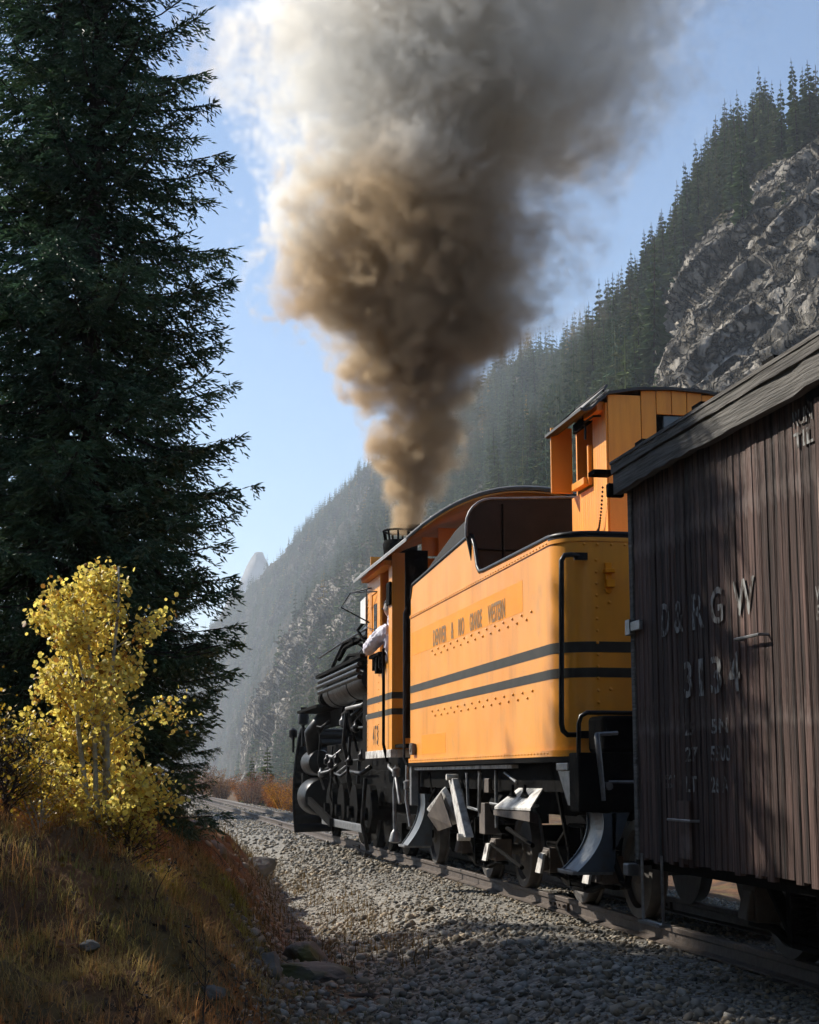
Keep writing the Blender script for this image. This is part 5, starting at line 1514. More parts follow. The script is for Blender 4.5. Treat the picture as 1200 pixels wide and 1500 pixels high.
def put_tree(name, label, cat, group, loc, rot, sc, crown_me, trunk_me, crown_name='crown'):
    t = empty(name, loc)
    t.rotation_euler = (0, 0, rot)
    t.scale = (sc, sc, sc)
    tag(t, label, cat, group)
    for nm, me in (('trunk', trunk_me), (crown_name, crown_me)):
        o = bpy.data.objects.new(nm, me); COL.objects.link(o); o.parent = t
    return t


def gz(x, y):
    return float(ground_z(np.array([x]), np.array([y]))[0])


def mb_mesh(name, mb, mat):
    me = bpy.data.meshes.new(name)
    me.from_pydata(mb.v, [], mb.f)
    for p in me.polygons: p.use_smooth = True
    me.materials.append(mat)
    return me


SPR = []
for sd, H, Rb, nw, per in ((11, 10.8, 1.68, 46, 8), (23, 10.6, 1.68, 45, 8)):
    V, F, C, limb = make_spruce(sd, H, Rb, nw, per)
    cm = np_mesh('spruce_crown', V, F, col=C); cm.materials.append(NEEDLE)
    SPR.append((cm, mb_mesh('spruce_trunk', limb, BARK)))
SG = 'spruces on the bank'
put_tree('spruce_tree', 'tall dark spruce behind the yellow aspen, its boughs reaching towards the track', 'tree', SG, (-0.28, 12.65, gz(-0.28, 12.65) - 0.1), 0.3, 1.03, *SPR[0])
put_tree('spruce_tree', 'tall dark spruce with bare lower trunk beside its taller neighbour', 'tree', SG, (-0.64, 13.0, gz(-0.64, 13.0) - 0.1), 2.1, 1.08, *SPR[1])
put_tree('spruce_tree', 'shorter dark spruce filling the gap below its tall neighbours', 'tree', SG, (0.30, 13.3, gz(0.30, 13.3) - 0.1), 4.0, 0.42, *SPR[1])
# unseen spruces added left of and behind the camera to block sky and sun
for i, (x, y, r_, s_) in enumerate(((-5.6, 12.6, 0.5, 0.85), (-6.4, 9.6, 1.5, 1.0), (-7.6, 6.2, 2.2, 1.1), (-5.2, 3.4, 3.1, 1.0), (-8.0, 1.4, 0.2, 1.15), (-6.0, -1.6, 4.4, 1.05), (-4.2, -4.8, 5.1, 1.0), (-7.4, -6.2, 2.9, 1.2), (-1.6, -7.4, 3.7, 1.0), (-9.6, 11.0, 0.9, 1.1), (-10.4, 4.6, 1.1, 1.2), (-10.0, -2.0, 2.0, 1.2), (-3.9, 8.0, 1.2, 0.95), (-3.4, 5.6, 4.0, 1.0), (-3.8, 1.6, 2.5, 1.05), (-3.0, -2.2, 5.5, 1.1), (-5.6, 20.1, 0.7, 1.0), (-6.6, 22.6, 2.7, 1.0), (-8.4, 22.0, 3.9, 1.0))):
    put_tree('spruce_tree', 'dark spruce out of view on the left, added for its shade', 'tree', SG, (x, y, gz(x, y) - 0.1), r_, s_, *SPR[i % 2])
for i, (x, y, r_, s_) in enumerate(((-1.2, 51.0, 1.0, 1.25), (-3.2, 54.5, 3.0, 1.3), (0.2, 56.0, 2.0, 1.1))):
    put_tree('spruce_tree', 'dark spruce standing further along the left side of the track', 'tree', SG, (x, y, gz(x, y) - 0.1), r_, s_, *SPR[i % 2])


# ---- aspens: pale stems and round yellow leaves
def make_aspen(seed, H, W, n_leaf, leaf=0.0150, stems=3, tone=(0.85, 0.70, 0.16), low=0.25, bark=ABARK):
    r = np.random.default_rng(seed)
    wood = MB()
    tips = []
    for s in range(stems):
        bx, by = r.uniform(-0.10, 0.10, 2) * (s > 0)
        lean = r.uniform(-0.28, 0.28, 2) * W * (0.4 + 0.5 * (s > 0))
        h = H * (1.0 if s == 0 else r.uniform(0.68, 0.92))
        P = [np.array([bx + lean[0] * u ** 1.5 + 0.02 * math.sin(9 * u + s), by + lean[1] * u ** 1.5, h * u]) for u in np.linspace(0, 1, 9)]
        wood.tube([tuple(p) for p in P], [0.016 * H ** 0.5 * (1 - 0.85 * u) + 0.002 for u in np.linspace(0, 1, 9)], 7)
        for b in range(15):
            u = r.uniform(low, 0.98)
            p0 = np.array([np.interp(u, np.linspace(0, 1, 9), [p[c] for p in P]) for c in range(3)])
            az = r.uniform(0, 6.28)
            L = W * 0.55 * (1.0 - 0.55 * abs(u - 0.45) * 2) * r.uniform(0.6, 1.1) + 0.06
            d = norm(np.array([math.cos(az), math.sin(az), r.uniform(0.25, 0.9)]))
            pts = [p0 + d * L * q + np.array([0, 0, 0.08 * L * q * q]) for q in (0, 0.35, 0.7, 1)]
            wood.tube([tuple(p) for p in pts], [0.006, 0.0045, 0.003, 0.0015], 4, False)
            for q in np.linspace(0.25, 1, 7):
                tips.append(p0 + d * L * q)
            for c in range(3):
                q0 = r.uniform(0.3, 0.95)
                a = p0 + d * L * q0
                d2 = norm(d + r.normal(0, 0.7, 3)); l2 = L * r.uniform(0.2, 0.45)
                wood.tube([tuple(a), tuple(a + d2 * l2)], [0.003, 0.001], 3, False)
                tips += [a + d2 * l2 * k for k in (0.4, 0.7, 1.0)]
    tips = np.array(tips)
    c = tips[r.integers(0, len(tips), n_leaf)] + r.normal(0, 0.045, (n_leaf, 3))
    nrm = norm(r.normal(0, 1, (n_leaf, 3)) + np.array([-0.25, -0.3, 0.1]))
    a = norm(np.cross(nrm, r.normal(0, 1, (n_leaf, 3)))); b = np.cross(nrm, a)
    sz = leaf * r.uniform(0.65, 1.2, (n_leaf, 1))
    ang = np.arange(6) * math.pi / 3
    V = np.stack([c + a * sz * math.cos(t) + b * sz * math.sin(t) * (1.0 if k else 1.25) + nrm * sz * 0.12 * math.cos(2 * t) for k, t in enumerate(ang)], 1).reshape(-1, 3)
    o = (np.arange(n_leaf) * 6)[:, None]
    F = np.concatenate([o + np.array([[0, 1, 2, 3]]), o + np.array([[0, 3, 4, 5]])], 0)
    col = np.array(tone) * r.uniform(0.65, 1.2, (n_leaf, 1)) * (1 + (r.random((n_leaf, 1)) - 0.5) * np.array([0.15, 0.35, 0.4]))
    br = r.random((n_leaf, 1)) < 0.10
    col = np.where(br, np.array([0.30, 0.15, 0.03]), col)
    cm = np_mesh('aspen_crown', V, F, col=np.concatenate([col, col])); cm.materials.append(LEAF)
    return cm, mb_mesh('aspen_stem', wood, bark)


AS = make_aspen(5, 1.95, 0.90, 10000, stems=4, low=0.14)
put_tree('aspen_tree', 'young aspen with bright yellow round leaves in front of the spruces', 'tree', None, (-0.04, 9.85, gz(-0.04, 9.85) - 0.03), 0.6, 1.0, *AS)
AS2 = make_aspen(9, 1.0, 0.9, 1700, stems=4, tone=(0.50, 0.33, 0.03), low=0.1)
put_tree('aspen_tree', 'low yellow aspen sucker at the foot of the bright young aspen', 'tree', None, (-0.40, 9.6, gz(-0.40, 9.6) - 0.03), 1.9, 0.55, *AS2)
put_tree('aspen_tree', 'yellow aspen sapling at the edge of the spruce stand, left of the bright one', 'tree', None, (-0.95, 10.4, gz(-0.95, 10.4) - 0.03), 0.2, 0.7, *AS2)
AS3 = make_aspen(15, 0.6, 0.6, 700, stems=5, tone=(0.34, 0.25, 0.03), low=0.05, leaf=0.016, bark=TWIG)
for i, (x, y, s_, lb) in enumerate(((-0.62, 9.5, 0.9, 'small leafy yellow brown bush under the low aspen suckers'), (0.08, 9.7, 0.7, 'small yellow leaved bush at the base of the aspen stems'))):
    put_tree('bush', lb, 'bush', None, (x, y, gz(x, y) - 0.03), i * 2.2, s_, *AS3, crown_name='leaves')


# ---- grass: blades in tufts, tinted per tuft
def blades(cx, cy, n_each, hmin, hmax, spread, tint, r, lean=0.6, w=0.004, zoff=0.0):
    m = len(cx)
    px = np.repeat(cx, n_each) + np.clip(r.normal(0, 1, m * n_each), -1.8, 1.8) * np.repeat(spread, n_each)
    py = np.repeat(cy, n_each) + np.clip(r.normal(0, 1, m * n_each), -1.8, 1.8) * np.repeat(spread, n_each)
    pz = ground_z(px, py) - 0.01 + zoff
    n = len(px)
    h = r.uniform(hmin, hmax, n) * np.repeat(r.uniform(0.6, 1.2, m), n_each)
    az = r.uniform(0, 6.28, n); ln = h * r.uniform(0.1, lean, n) * 1.3
    d = np.stack([np.cos(az), np.sin(az)], 1)
    p = np.stack([-d[:, 1], d[:, 0]], 1)
    ww = w * r.uniform(0.6, 1.4, n)[:, None]
    B = np.stack([px, py], 1)
    def pt(u, side_):
        xy = B + d * (ln * u * u)[:, None] + p * ww * side_ * (1 - u)
        return np.concatenate([xy, (pz + h * (u - 0.25 * u * u * (ln / np.maximum(h, 1e-3))))[:, None]], 1)
    V = np.stack([pt(0, -1), pt(0, 1), pt(0.5, 1), pt(0.5, -1), pt(1.0, 0.25), pt(1.0, -0.25)], 1).reshape(-1, 3)
    o = (np.arange(n) * 6)[:, None]
    F = np.concatenate([o + np.array([[0, 1, 2, 3]]), o + np.array([[3, 2, 4, 5]])], 0)
    c = np.repeat(tint, n_each, 0) * r.uniform(0.65, 1.35, (n, 1))
    return V, F, np.concatenate([c, c])


def join(parts_):
    V, F, C, k = [], [], [], 0
    for v, f, c in parts_:
        V.append(v); F.append(f + k); C.append(c); k += len(v)
    return np.concatenate(V), np.concatenate(F), np.concatenate(C)


r = np.random.default_rng(77)
n = 5200
cx = r.uniform(-2.6, 1.9, n); cyy = 5.8 + 7.4 * r.random(n) ** 1.1
toe = np.clip(1.0 + (cyy - 9.0) * 0.10, 0.75, 2.3)
cover = vnoise(np.stack([cx * 1.4, cyy * 1.4, cx * 0], -1), 91)
ok = (r.random(n) < np.clip((toe - cx) / 0.5, 0.03, 1)) & (r.random(n) < 0.25 + 1.1 * cover)
cx, cyy = cx[ok], cyy[ok]
hue = vnoise(np.stack([cx * 0.9, cyy * 0.9, cx * 0 + 3], -1), 95)
pal = np.array([(0.46, 0.19, 0.06), (0.44, 0.24, 0.10), (0.40, 0.29, 0.10), (0.25, 0.21, 0.06)])
t4 = np.clip((hue - 0.32) / 0.5, 0, 0.999) * 3 + r.normal(0, 0.45, len(cx)); t4 = np.clip(t4, 0, 2.999)
i4 = t4.astype(int); fr4 = (t4 - i4)[:, None]
tint = pal[i4] * (1 - fr4) + pal[i4 + 1] * fr4
G = [blades(cx, cyy, 26, 0.035, 0.14, np.full(len(cx), 0.05), tint, r, 0.9, 0.0028)]
# sparse long dry stems on the bank crest
n = 420
cx2 = r.uniform(-2.4, 0.5, n); cy2 = r.uniform(8.0, 12.5, n)
G.append(blades(cx2, cy2, 9, 0.10, 0.24, np.full(n, 0.05), np.repeat(np.array([[0.50, 0.25, 0.09]]), n, 0) * r.uniform(0.7, 1.2, (n, 1)), r, 0.5, 0.002))
# low green weeds on the ballast edge
n = 90
cx3 = r.uniform(0.8, 2.2, n); cy3 = r.uniform(9.2, 12.5, n)
G.append(blades(cx3, cy3, 14, 0.02, 0.07, np.full(n, 0.04), np.repeat(np.array([[0.075, 0.10, 0.022]]), n, 0), r, 1.0, 0.003))
# verge along the track further on, and the valley floor
n = 2600
cx4 = r.uniform(-3, 2.6, n); cy4 = r.uniform(12, 50, n)
G.append(blades(cx4, cy4, 10, 0.06, 0.22, np.full(n, 0.08), np.array([[0.15, 0.10, 0.04]]) * r.uniform(0.6, 1.3, (n, 1)), r, 0.7, 0.005))
V, F, C = join(G)
grass = mesh_obj('grass', np_mesh('grass', V, F, col=C), GRASS)
tag(grass, 'short dry orange and olive grass covering the bank', 'grass', kind='stuff')


def tuft(name, x, y, nbl, h0, h1, spread, tint_, label, lean=0.9):
    V, F, C = blades(np.array([x]), np.array([y]), nbl, h0, h1, np.array([spread]), np.array([tint_]), np.random.default_rng(int(abs(x * 91 + y * 17) * 10)), lean, 0.0036)
    z = gz(x, y)
    V = V - np.array([x, y, z])
    o = mesh_obj(name, np_mesh(name, V, F, col=C), GRASS, None, (x, y, z))
    tag(o, label, 'grass tuft')
    return o


tuft('grass_tuft', 0.30, 10.3, 260, 0.16, 0.36, 0.075, (0.46, 0.34, 0.075), 'long golden grass tuft arching beside the aspen foot')
tuft('grass_tuft', 0.48, 10.35, 150, 0.12, 0.27, 0.06, (0.42, 0.32, 0.08), 'pale golden grass tuft just below the taller golden one')
tuft('grass_tuft', 0.76, 10.9, 220, 0.07, 0.17, 0.085, (0.36, 0.34, 0.05), 'short yellow green grass tuft on the bank edge above the track')
tuft('grass_tuft', 0.88, 11.9, 120, 0.08, 0.18, 0.06, (0.32, 0.30, 0.05), 'small yellow green tuft against the dark rocks')
tuft('grass_tuft', -0.75, 9.3, 260, 0.14, 0.30, 0.14, (0.30, 0.135, 0.045), 'rusty orange grass clump in the shade of the left bank')
tuft('grass_tuft', -0.15, 9.25, 200, 0.10, 0.22, 0.13, (0.27, 0.12, 0.04), 'smaller rusty grass clump on the shaded bank below the aspen')


# ---- boulders
def boulder(x, y, s, seed, label, sq=(1, 1, 0.6), sink=0.25):
    r_ = np.random.default_rng(seed)
    bm = bmesh.new()
    bmesh.ops.create_icosphere(bm, subdivisions=4, radius=1.0)
    co = np.array([v.co[:] for v in bm.verts])
    cut = norm(r_.normal(0, 1, (11, 3))); off = r_.uniform(0.55, 0.9, 11)
    for c_, d_ in zip(cut, off):
        e = co @ c_ - d_
        co = co - np.where(e > 0, e * 0.9, 0)[:, None] * c_
    co *= 1 + ((fbm(co * 2.2 + seed, 4, 3) - 0.5) * 0.25 + (fbm(co * 9 + seed, 3, 5) - 0.5) * 0.07)[:, None]
    co = co * np.array(sq) * s
    for v, c_ in zip(bm.verts, co): v.co = c_
    me = bpy.data.meshes.new('boulder'); bm.to_mesh(me); bm.free()
    o = mesh_obj('boulder', me, ROCK, None, (x, y, gz(x, y) + s * sq[2] * (1 - sink) - s * sq[2] * 0.55))
    o.rotation_euler = (0, 0, r_.uniform(0, 6.28))
    tag(o, label, 'rock')
    return o


boulder(1.50, 12.2, 0.34, 3, 'broad flat mossy rock at the edge of the ballast', (1.3, 1.0, 0.42), 0.6)
boulder(1.10, 11.2, 0.13, 8, 'small pointed mossy rock on the bank below the flat rock', (1, 0.9, 1.0), 0.4)
boulder(1.62, 13.2, 0.20, 12, 'mossy rock behind the broad flat rock', (1.1, 1, 0.7))
boulder(0.75, 15.6, 0.16, 14, 'large dark rock in the shadow beside the far rails', (1.4, 1, 0.6))
boulder(0.80, 14.2, 0.18, 19, 'dark lumpy rock behind the golden grass', (1.2, 1, 0.7))
boulder(1.75, 19.6, 0.24, 22, 'low dark rock near the rails ahead of the bank', (1.3, 1, 0.6))
boulder(0.55, 8.6, 0.07, 25, 'fist sized grey stone lying in the dry grass', (1.2, 1, 0.7))
boulder(-0.1, 8.2, 0.06, 27, 'small grey stone half sunk in the lower bank', (1.2, 1, 0.6))


# ---- dead weed stalks and fallen sticks in the foreground
def stalk(x, y, h, seed, label, heads=3):
    r_ = random.Random(seed)
    z = gz(x, y)
    mb = MB()
    lx, ly = r_.uniform(-0.06, 0.10), r_.uniform(-0.05, 0.05)
    P = [(lx * u * u + 0.008 * math.sin(7 * u + seed), ly * u, h * u) for u in [k / 8 for k in range(9)]]
    mb.tube(P, [0.0045 * (1 - 0.7 * k / 8) for k in range(9)], 5)
    for k in range(heads):
        u = r_.uniform(0.25, 0.95)
        i = int(u * 8)
        a = r_.uniform(0, 6.28); l = h * r_.uniform(0.10, 0.28)
        p0 = Vector(P[i])
        p1 = p0 + Vector((math.cos(a) * l * 0.6, math.sin(a) * l * 0.6, l * 0.7))
        mb.tube([p0, p0.lerp(p1, 0.5) + Vector((0, 0, -0.01)), p1], [0.003, 0.0022, 0.0012], 4)
        for q in range(3):
            c = p1 + Vector((r_.uniform(-0.015, 0.015), r_.uniform(-0.015, 0.015), r_.uniform(-0.02, 0.02)))
            t_ = ST[q] * r_.uniform(0.006, 0.012)
            mb.add([(a_ + c.x, b_ + c.y, c_ + c.z) for a_, b_, c_ in t_], [tuple(f) for f in SF])
    o = obj('dead_weed', mb, TWIG, None, smooth=60)
    o.location = (x, y, z - 0.02)
    tag(o, label, 'weed')
    return o


stalk(0.435, 7.3, 0.62, 3, 'tall thin dead weed stalk with few side shoots, standing on the lower bank', 5)
stalk(0.10, 6.9, 0.40, 6, 'dark dead weed with seed heads, left of the tallest stalk', 5)
stalk(0.125, 6.95, 0.26, 7, 'short dark weed close beside the one with seed heads', 3)
stalk(0.62, 7.6, 0.36, 9, 'leaning brown weed stalk near the ballast', 6)
stalk(0.73, 8.0, 0.30, 10, 'branching dry weed between tall stalk and ballast', 6)
stalk(-0.34, 6.9, 0.20, 12, 'small dark weed at the left foot of the bank', 4)
stalk(0.24, 8.8, 0.30, 15, 'dry weed stem rising from the olive grass', 4)


def stick(x, y, l, az, th, label):
    p = [(x + math.cos(az) * l * u + 0.02 * math.sin(5 * u), y + math.sin(az) * l * u, 0) for u in (0, 0.25, 0.5, 0.75, 1)]
    p = [(a, b, gz(a, b) + th * 1.2) for a, b, _ in p]
    o = obj('fallen_stick', MB().tube(p, [th, th * 1.1, th, th * 0.8, th * 0.5], 6), RUSTY, None, smooth=60, org=(x, y, gz(x, y)))
    tag(o, label, 'stick')


stick(0.42, 7.9, 0.30, 0.5, 0.010, 'crooked dead stick lying in the grass by the tall stalk')
stick(0.70, 7.75, 0.26, 2.2, 0.012, 'short grey stick lying below the leaning weed')
stick(1.78, 10.9, 0.16, 2.6, 0.016, 'short pale stick lying on the ballast')
stick(0.1, 9.6, 0.5, 0.2, 0.014, 'long dead branch across the crest of the bank')

# leaf litter, twigs and low dark weeds over the bank
n = 9000
lx = r.uniform(-2.4, 2.0, n); ly = 6.0 + 7 * r.random(n)
toe = np.clip(1.0 + (ly - 9.0) * 0.10, 0.75, 2.3)
ok = r.random(n) < np.clip((toe + 0.1 - lx) / 0.4, 0.02, 1)
lx, ly = lx[ok], ly[ok]; n = len(lx)
lz = ground_z(lx, ly) + r.uniform(0.004, 0.03, n)
c = np.stack([lx, ly, lz], 1)
nrm = norm(r.normal(0, 0.5, (n, 3)) + np.array([0, 0, 1.0]))
a = norm(np.cross(nrm, r.normal(0, 1, (n, 3)))); b = np.cross(nrm, a)
sz = r.uniform(0.006, 0.020, (n, 1))
V = np.stack([c + a * sz * 1.4, c + b * sz * 0.8, c - a * sz * 1.4, c - b * sz * 0.8], 1).reshape(-1, 3)
lit = np.array([[0.10, 0.062, 0.035], [0.17, 0.12, 0.08], [0.055, 0.035, 0.024], [0.20, 0.12, 0.035]])[r.integers(0, 4, n)] * r.uniform(0.6, 1.3, (n, 1))
litter = mesh_obj('leaf_litter', np_mesh('leaf_litter', V, np.arange(n * 4).reshape(-1, 4), col=lit), GRASS)
tag(litter, 'fallen brown leaves and bark bits scattered over the bank', 'leaf litter', kind='stuff')


# ---- autumn brush along the right of the track, far end
def make_bush(seed, H, W, n_leaf, tone, leaf=0.03):
    r_ = np.random.default_rng(seed)
    wood = MB(); tips = []
    for s in range(16):
        az = r_.uniform(0, 6.28); tl = r_.uniform(0.15, 0.75)
        d = norm(np.array([math.cos(az) * tl, math.sin(az) * tl, 1.0])); L = H * r_.uniform(0.65, 1.05)
        p0 = np.array([math.cos(az), math.sin(az), 0]) * W * 0.15
        pts = [p0 + d * L * q for q in (0, 0.4, 0.75, 1)]
        wood.tube([tuple(p) for p in pts], [0.012, 0.009, 0.006, 0.003], 4, False)
        tips += [p0 + d * L * q + r_.normal(0, 0.10 * W, 3) * q for q in np.linspace(0.2, 1, 14)]
    tips = np.array(tips)
    c = tips[r_.integers(0, len(tips), n_leaf)] + r_.normal(0, 0.08, (n_leaf, 3))
    d = norm(r_.normal(0, 1, (n_leaf, 3)))
    V, F = kites(c, d, leaf * r_.uniform(1.5, 3, n_leaf), leaf * r_.uniform(0.4, 0.8, n_leaf), r_)
    cc = np.array(tone) * r_.uniform(0.5, 1.35, (n_leaf, 1)) * (1 + (r_.random((n_leaf, 1)) - 0.5) * np.array([0.2, 0.5, 0.4]))
    me = np_mesh('brush_leaves', V, F, col=np.concatenate([cc, cc])); me.materials.append(BUSH)
    return me, mb_mesh('brush_stems', wood, TWIG)


tones = {'golden': (0.50, 0.24, 0.03), 'orange': (0.42, 0.17, 0.04), 'reddish': (0.26, 0.08, 0.03), 'tan': (0.30, 0.17, 0.08), 'pinkish grey': (0.24, 0.155, 0.11)}
BM = {k: make_bush(40 + i, 1.7, 1.2, 1500, t) for i, (k, t) in enumerate(tones.items())}
rb = np.random.default_rng(12)
kinds = list(tones)
for i in range(64):
    if i < 12:
        y = 50 + i * 1.7 + rb.uniform(-0.6, 0.6); x = 6.6 + rb.uniform(-0.2, 0.6)
        kd = ['golden', 'golden', 'orange', 'reddish', 'reddish', 'orange'][i % 6]
        s = rb.uniform(0.55, 0.85)
    else:
        y = rb.uniform(58, 120); x = rb.uniform(4.5, 14.0) if y > 95 else rb.uniform(7.0, 16)
        kd = kinds[int(rb.integers(0, 5))]
        s = rb.uniform(0.75, 1.25)
    tag_kind = {'golden': 'golden leaved willow bush beside the far end of the track', 'orange': 'orange leaved willow bush in the brush beyond the locomotive', 'reddish': 'dark reddish leaved bush in the brush beside the track', 'tan': 'tan half bare bush in the brush beyond the locomotive', 'pinkish grey': 'pinkish grey bare twigged bush in the brush beyond the locomotive'}[kd]
    put_tree('willow_bush', tag_kind, 'bush', kd + ' brush along the track', (x, y, gz(x, y) - 0.05), rb.uniform(0, 6.28), s, *BM[kd], crown_name='leaves')


# ---- conifers: small ones in the brush and the forest on the mountain
def conifer_mesh(seed, whorls, per, tri_b=True):
    """slim mountain spruce, height 1, made of drooping jagged boughs"""
    r_ = np.random.default_rng(seed)
    V, F, C = [], [], []
    k = 0
    def quad(p):
        nonlocal k
        V.extend(p); F.append((k, k + 1, k + 2, k + 3)); k += 4
    for i in range(whorls):
        u = i / whorls
        z = 0.06 + 0.92 * u
        rad = 0.155 * (1 - u) ** 0.82 * r_.uniform(0.7, 1.15) + 0.006
        for j in range(per):
            if r_.random() < 0.12: continue
            a = 6.283 * (j + r_.uniform(-0.4, 0.4)) / per + i * 0.9
            rr2 = rad * r_.uniform(0.65, 1.2)
            d = np.array([math.cos(a), math.sin(a), 0]); s = np.array([-d[1], d[0], 0])
            zz = z + r_.uniform(-0.012, 0.012)
            w = rr2 * r_.uniform(0.30, 0.48)
            dr = rr2 * r_.uniform(0.25, 0.55)
            up = np.array([0, 0, zz])
            quad([up + d * 0.006, up + d * rr2 * 0.55 - s * w + np.array([0, 0, -dr * 0.75]), up + d * rr2 + np.array([0, 0, -dr * 0.7]), up + d * rr2 * 0.55 + s * w + np.array([0, 0, -dr * 0.75])])
            C.append(r_.uniform(0.65, 1.3))
            quad([up + d * 0.006, up + d * rr2 * 0.6 + np.array([0, 0, -dr * 1.5]), up + d * rr2 + np.array([0, 0, -dr * 0.7]), up + d * rr2 * 0.5 + np.array([0, 0, 0.004])])
            C.append(r_.uniform(0.6, 1.1))
    for j in range(4):
        a, b = 1.5708 * j, 1.5708 * (j + 1)
        quad([np.array([0.010 * math.cos(a), 0.010 * math.sin(a), -0.05]), np.array([0.010 * math.cos(b), 0.010 * math.sin(b), -0.05]), np.array([0.002 * math.cos(b), 0.002 * math.sin(b), 0.99]), np.array([0.002 * math.cos(a), 0.002 * math.sin(a), 0.99])])
        C.append(-1)
    C = np.array(C)
    return np.array(V), np.array(F), C


def conif_col(C, base):
    return np.where((C < 0)[:, None], np.array([[0.05, 0.038, 0.03]]), np.abs(C)[:, None] * np.array([base]))


CB = [(0.072, 0.108, 0.042), (0.088, 0.118, 0.040), (0.058, 0.095, 0.048), (0.095, 0.110, 0.044)]
CONI = []
for k in range(6):
    V, F, C = conifer_mesh(100 + k, 17, 8)
    me = np_mesh('conifer', V, F, col=conif_col(C, CB[k % 4])); me.materials.append(CONIF)
    CONI.append(me)
LOW = [conifer_mesh(200 + k, 8, 5) for k in range(5)]
for x, y, h, lb in ((8.2, 96, 2.9, 'small bright green conifer standing in the autumn brush'), (9.6, 101, 3.9, 'dark slim conifer beside the small green one in the brush'), (12.5, 92, 2.6, 'short conifer in the brush near the mountain foot')):
    o = bpy.data.objects.new('conifer', CONI[1]); COL.objects.link(o)
    o.location = (x, y, gz(x, y)); o.scale = (h * 1.5, h * 1.5, h)
    tag(o, lb, 'tree')
# forest positions on the slope mesh
rf = np.random.default_rng(5)
NC = 26000
si = rf.random(NC) * (NS - 2); ti_ = rf.random(NC) ** 0.8 * (NT + 5)
s0 = si.astype(int); t0 = ti_.astype(int)
pos = MTN[s0, t0]
rk = rock[s0, t0]
pp1 = MTN[np.minimum(s0 + 1, NS - 1), t0]; 
D = np.hypot(pos[:, 0], pos[:, 1])
clump = vnoise(pos / np.array([22, 30, 26]), 300) * 0.65 + vnoise(pos / 9, 301) * 0.35
keep = (rf.random(NC) < np.where(rk > 0.5, np.where(pos[:, 1] < 210, 0.0, 0.08), 1.0)) & (clump + rf.normal(0, 0.06, NC) > 0.40) & (D < 1450) & (D > 125)
# thin to an even spacing on the ground
keep &= rf.random(NC) < np.clip(D / 420, 0.30, 1.0)
pos, D = pos[keep], D[keep]
hgt = (0.40 + 0.95 * rf.random(len(pos)) ** 1.3) * np.where(D < 350, 8.0, 9.5) + (rf.random(len(pos)) < 0.07) * 4.0
order = np.argsort(-(hgt / D) - 0.0 * D)
# in frame, above the train, not hidden by the smoke column
camm = np.array([0, 0, 1.07]); fw_ = np.array([0.18039, 0.96950, 0.16593]); rt_ = np.array([0.98313, -0.18292, 0.0]); up_ = np.cross(rt_, fw_)
v_ = pos - camm
wz = v_ @ fw_; ix = (v_ @ rt_) / wz * 2300 + 600; iy = 750 - (v_ @ up_) / wz * 2300
seen = (ix > 300) & (ix < 1215) & (iy > 20) & (iy < np.where(ix > 1040, 570, np.where(ix > 800, 590, np.where(ix > 540, 760, 1100)))) & ~((ix > 440) & (ix < 700) & (iy < 760))
score = np.where(seen, hgt / D, -1)
top = np.argsort(-score)[:300]
is_top = np.zeros(len(pos), bool); is_top[top] = True
for i in top:
    hgt[i] *= 1.12
    o = bpy.data.objects.new('conifer', CONI[int(rf.integers(0, 6))]); COL.objects.link(o)
    h = float(hgt[i])
    o.location = pos[i] - np.array([0, 0, 0.4]); wd = h * rf.uniform(0.65, 1.35)
    o.scale = (wd, wd, h); o.rotation_euler = (rf.uniform(-0.03, 0.03), rf.uniform(-0.03, 0.03), rf.uniform(0, 6.28))
    ti_near = pos[i][2] > 60 and pos[i][1] < 330
    lb_, gr_ = (('conifer on the high crest above the granite cliff', 'conifers above the cliff') if ti_near and pos[i][1] < 200 else
                ('tall conifer on the ridge crest left of the cliff', 'conifers on the near ridge') if ti_near else
                ('conifer rooted low on or beside the granite cliff', 'conifers at the cliff') if pos[i][1] < 200 else
                ('conifer in the hazy forest of the middle slope behind the cabin and smoke', 'conifers of the middle slope') if pos[i][1] < 520 else
                ('small hazy conifer on the far valley slope ahead of the locomotive', 'conifers of the far slope'))
    tag(o, lb_, 'tree', gr_)
rest = np.where(~is_top)[0]
VV, FF, CC, k0 = [], [], [], 0
pick = rf.integers(0, 5, len(rest))
gold = (rf.random(len(rest)) < 0.025) & (D[rest] > 380)
for k in range(5):
    sel = rest[pick == k]; gd = gold[pick == k]
    V, F, C = LOW[k]
    an = rf.uniform(0, 6.28, len(sel)); c_, s_ = np.cos(an)[:, None], np.sin(an)[:, None]
    h = hgt[sel][:, None]; w = h * rf.uniform(0.8, 1.2, (len(sel), 1))
    X = (V[None, :, 0] * c_ - V[None, :, 1] * s_) * w + pos[sel][:, 0:1]
    Y = (V[None, :, 0] * s_ + V[None, :, 1] * c_) * w + pos[sel][:, 1:2]
    Z = V[None, :, 2] * h + pos[sel][:, 2:3] - 0.4
    VV.append(np.stack([X, Y, Z], -1).reshape(-1, 3))
    FF.append((F[None] + (np.arange(len(sel)) * len(V))[:, None, None]).reshape(-1, 4) + k0)
    base = np.array(CB)[rf.integers(0, 4, len(sel))] * rf.uniform(0.7, 1.3, (len(sel), 1))
    base = np.where(gd[:, None], np.array([[0.30, 0.20, 0.03]]), base)
    CC.append((np.abs(C)[None, :, None] * base[:, None, :]).reshape(-1, 3))
    k0 += len(sel) * len(V)
forest = mesh_obj('conifer_forest', np_mesh('conifer_forest', np.concatenate(VV), np.concatenate(FF), col=np.concatenate(CC)), CONIF)
tag(forest, 'dense far conifer forest covering the hazy mountain slopes', 'forest', kind='stuff')
print('forest', len(rest), 'spruce tris', len(SPR[0][0].polygons) * 2)
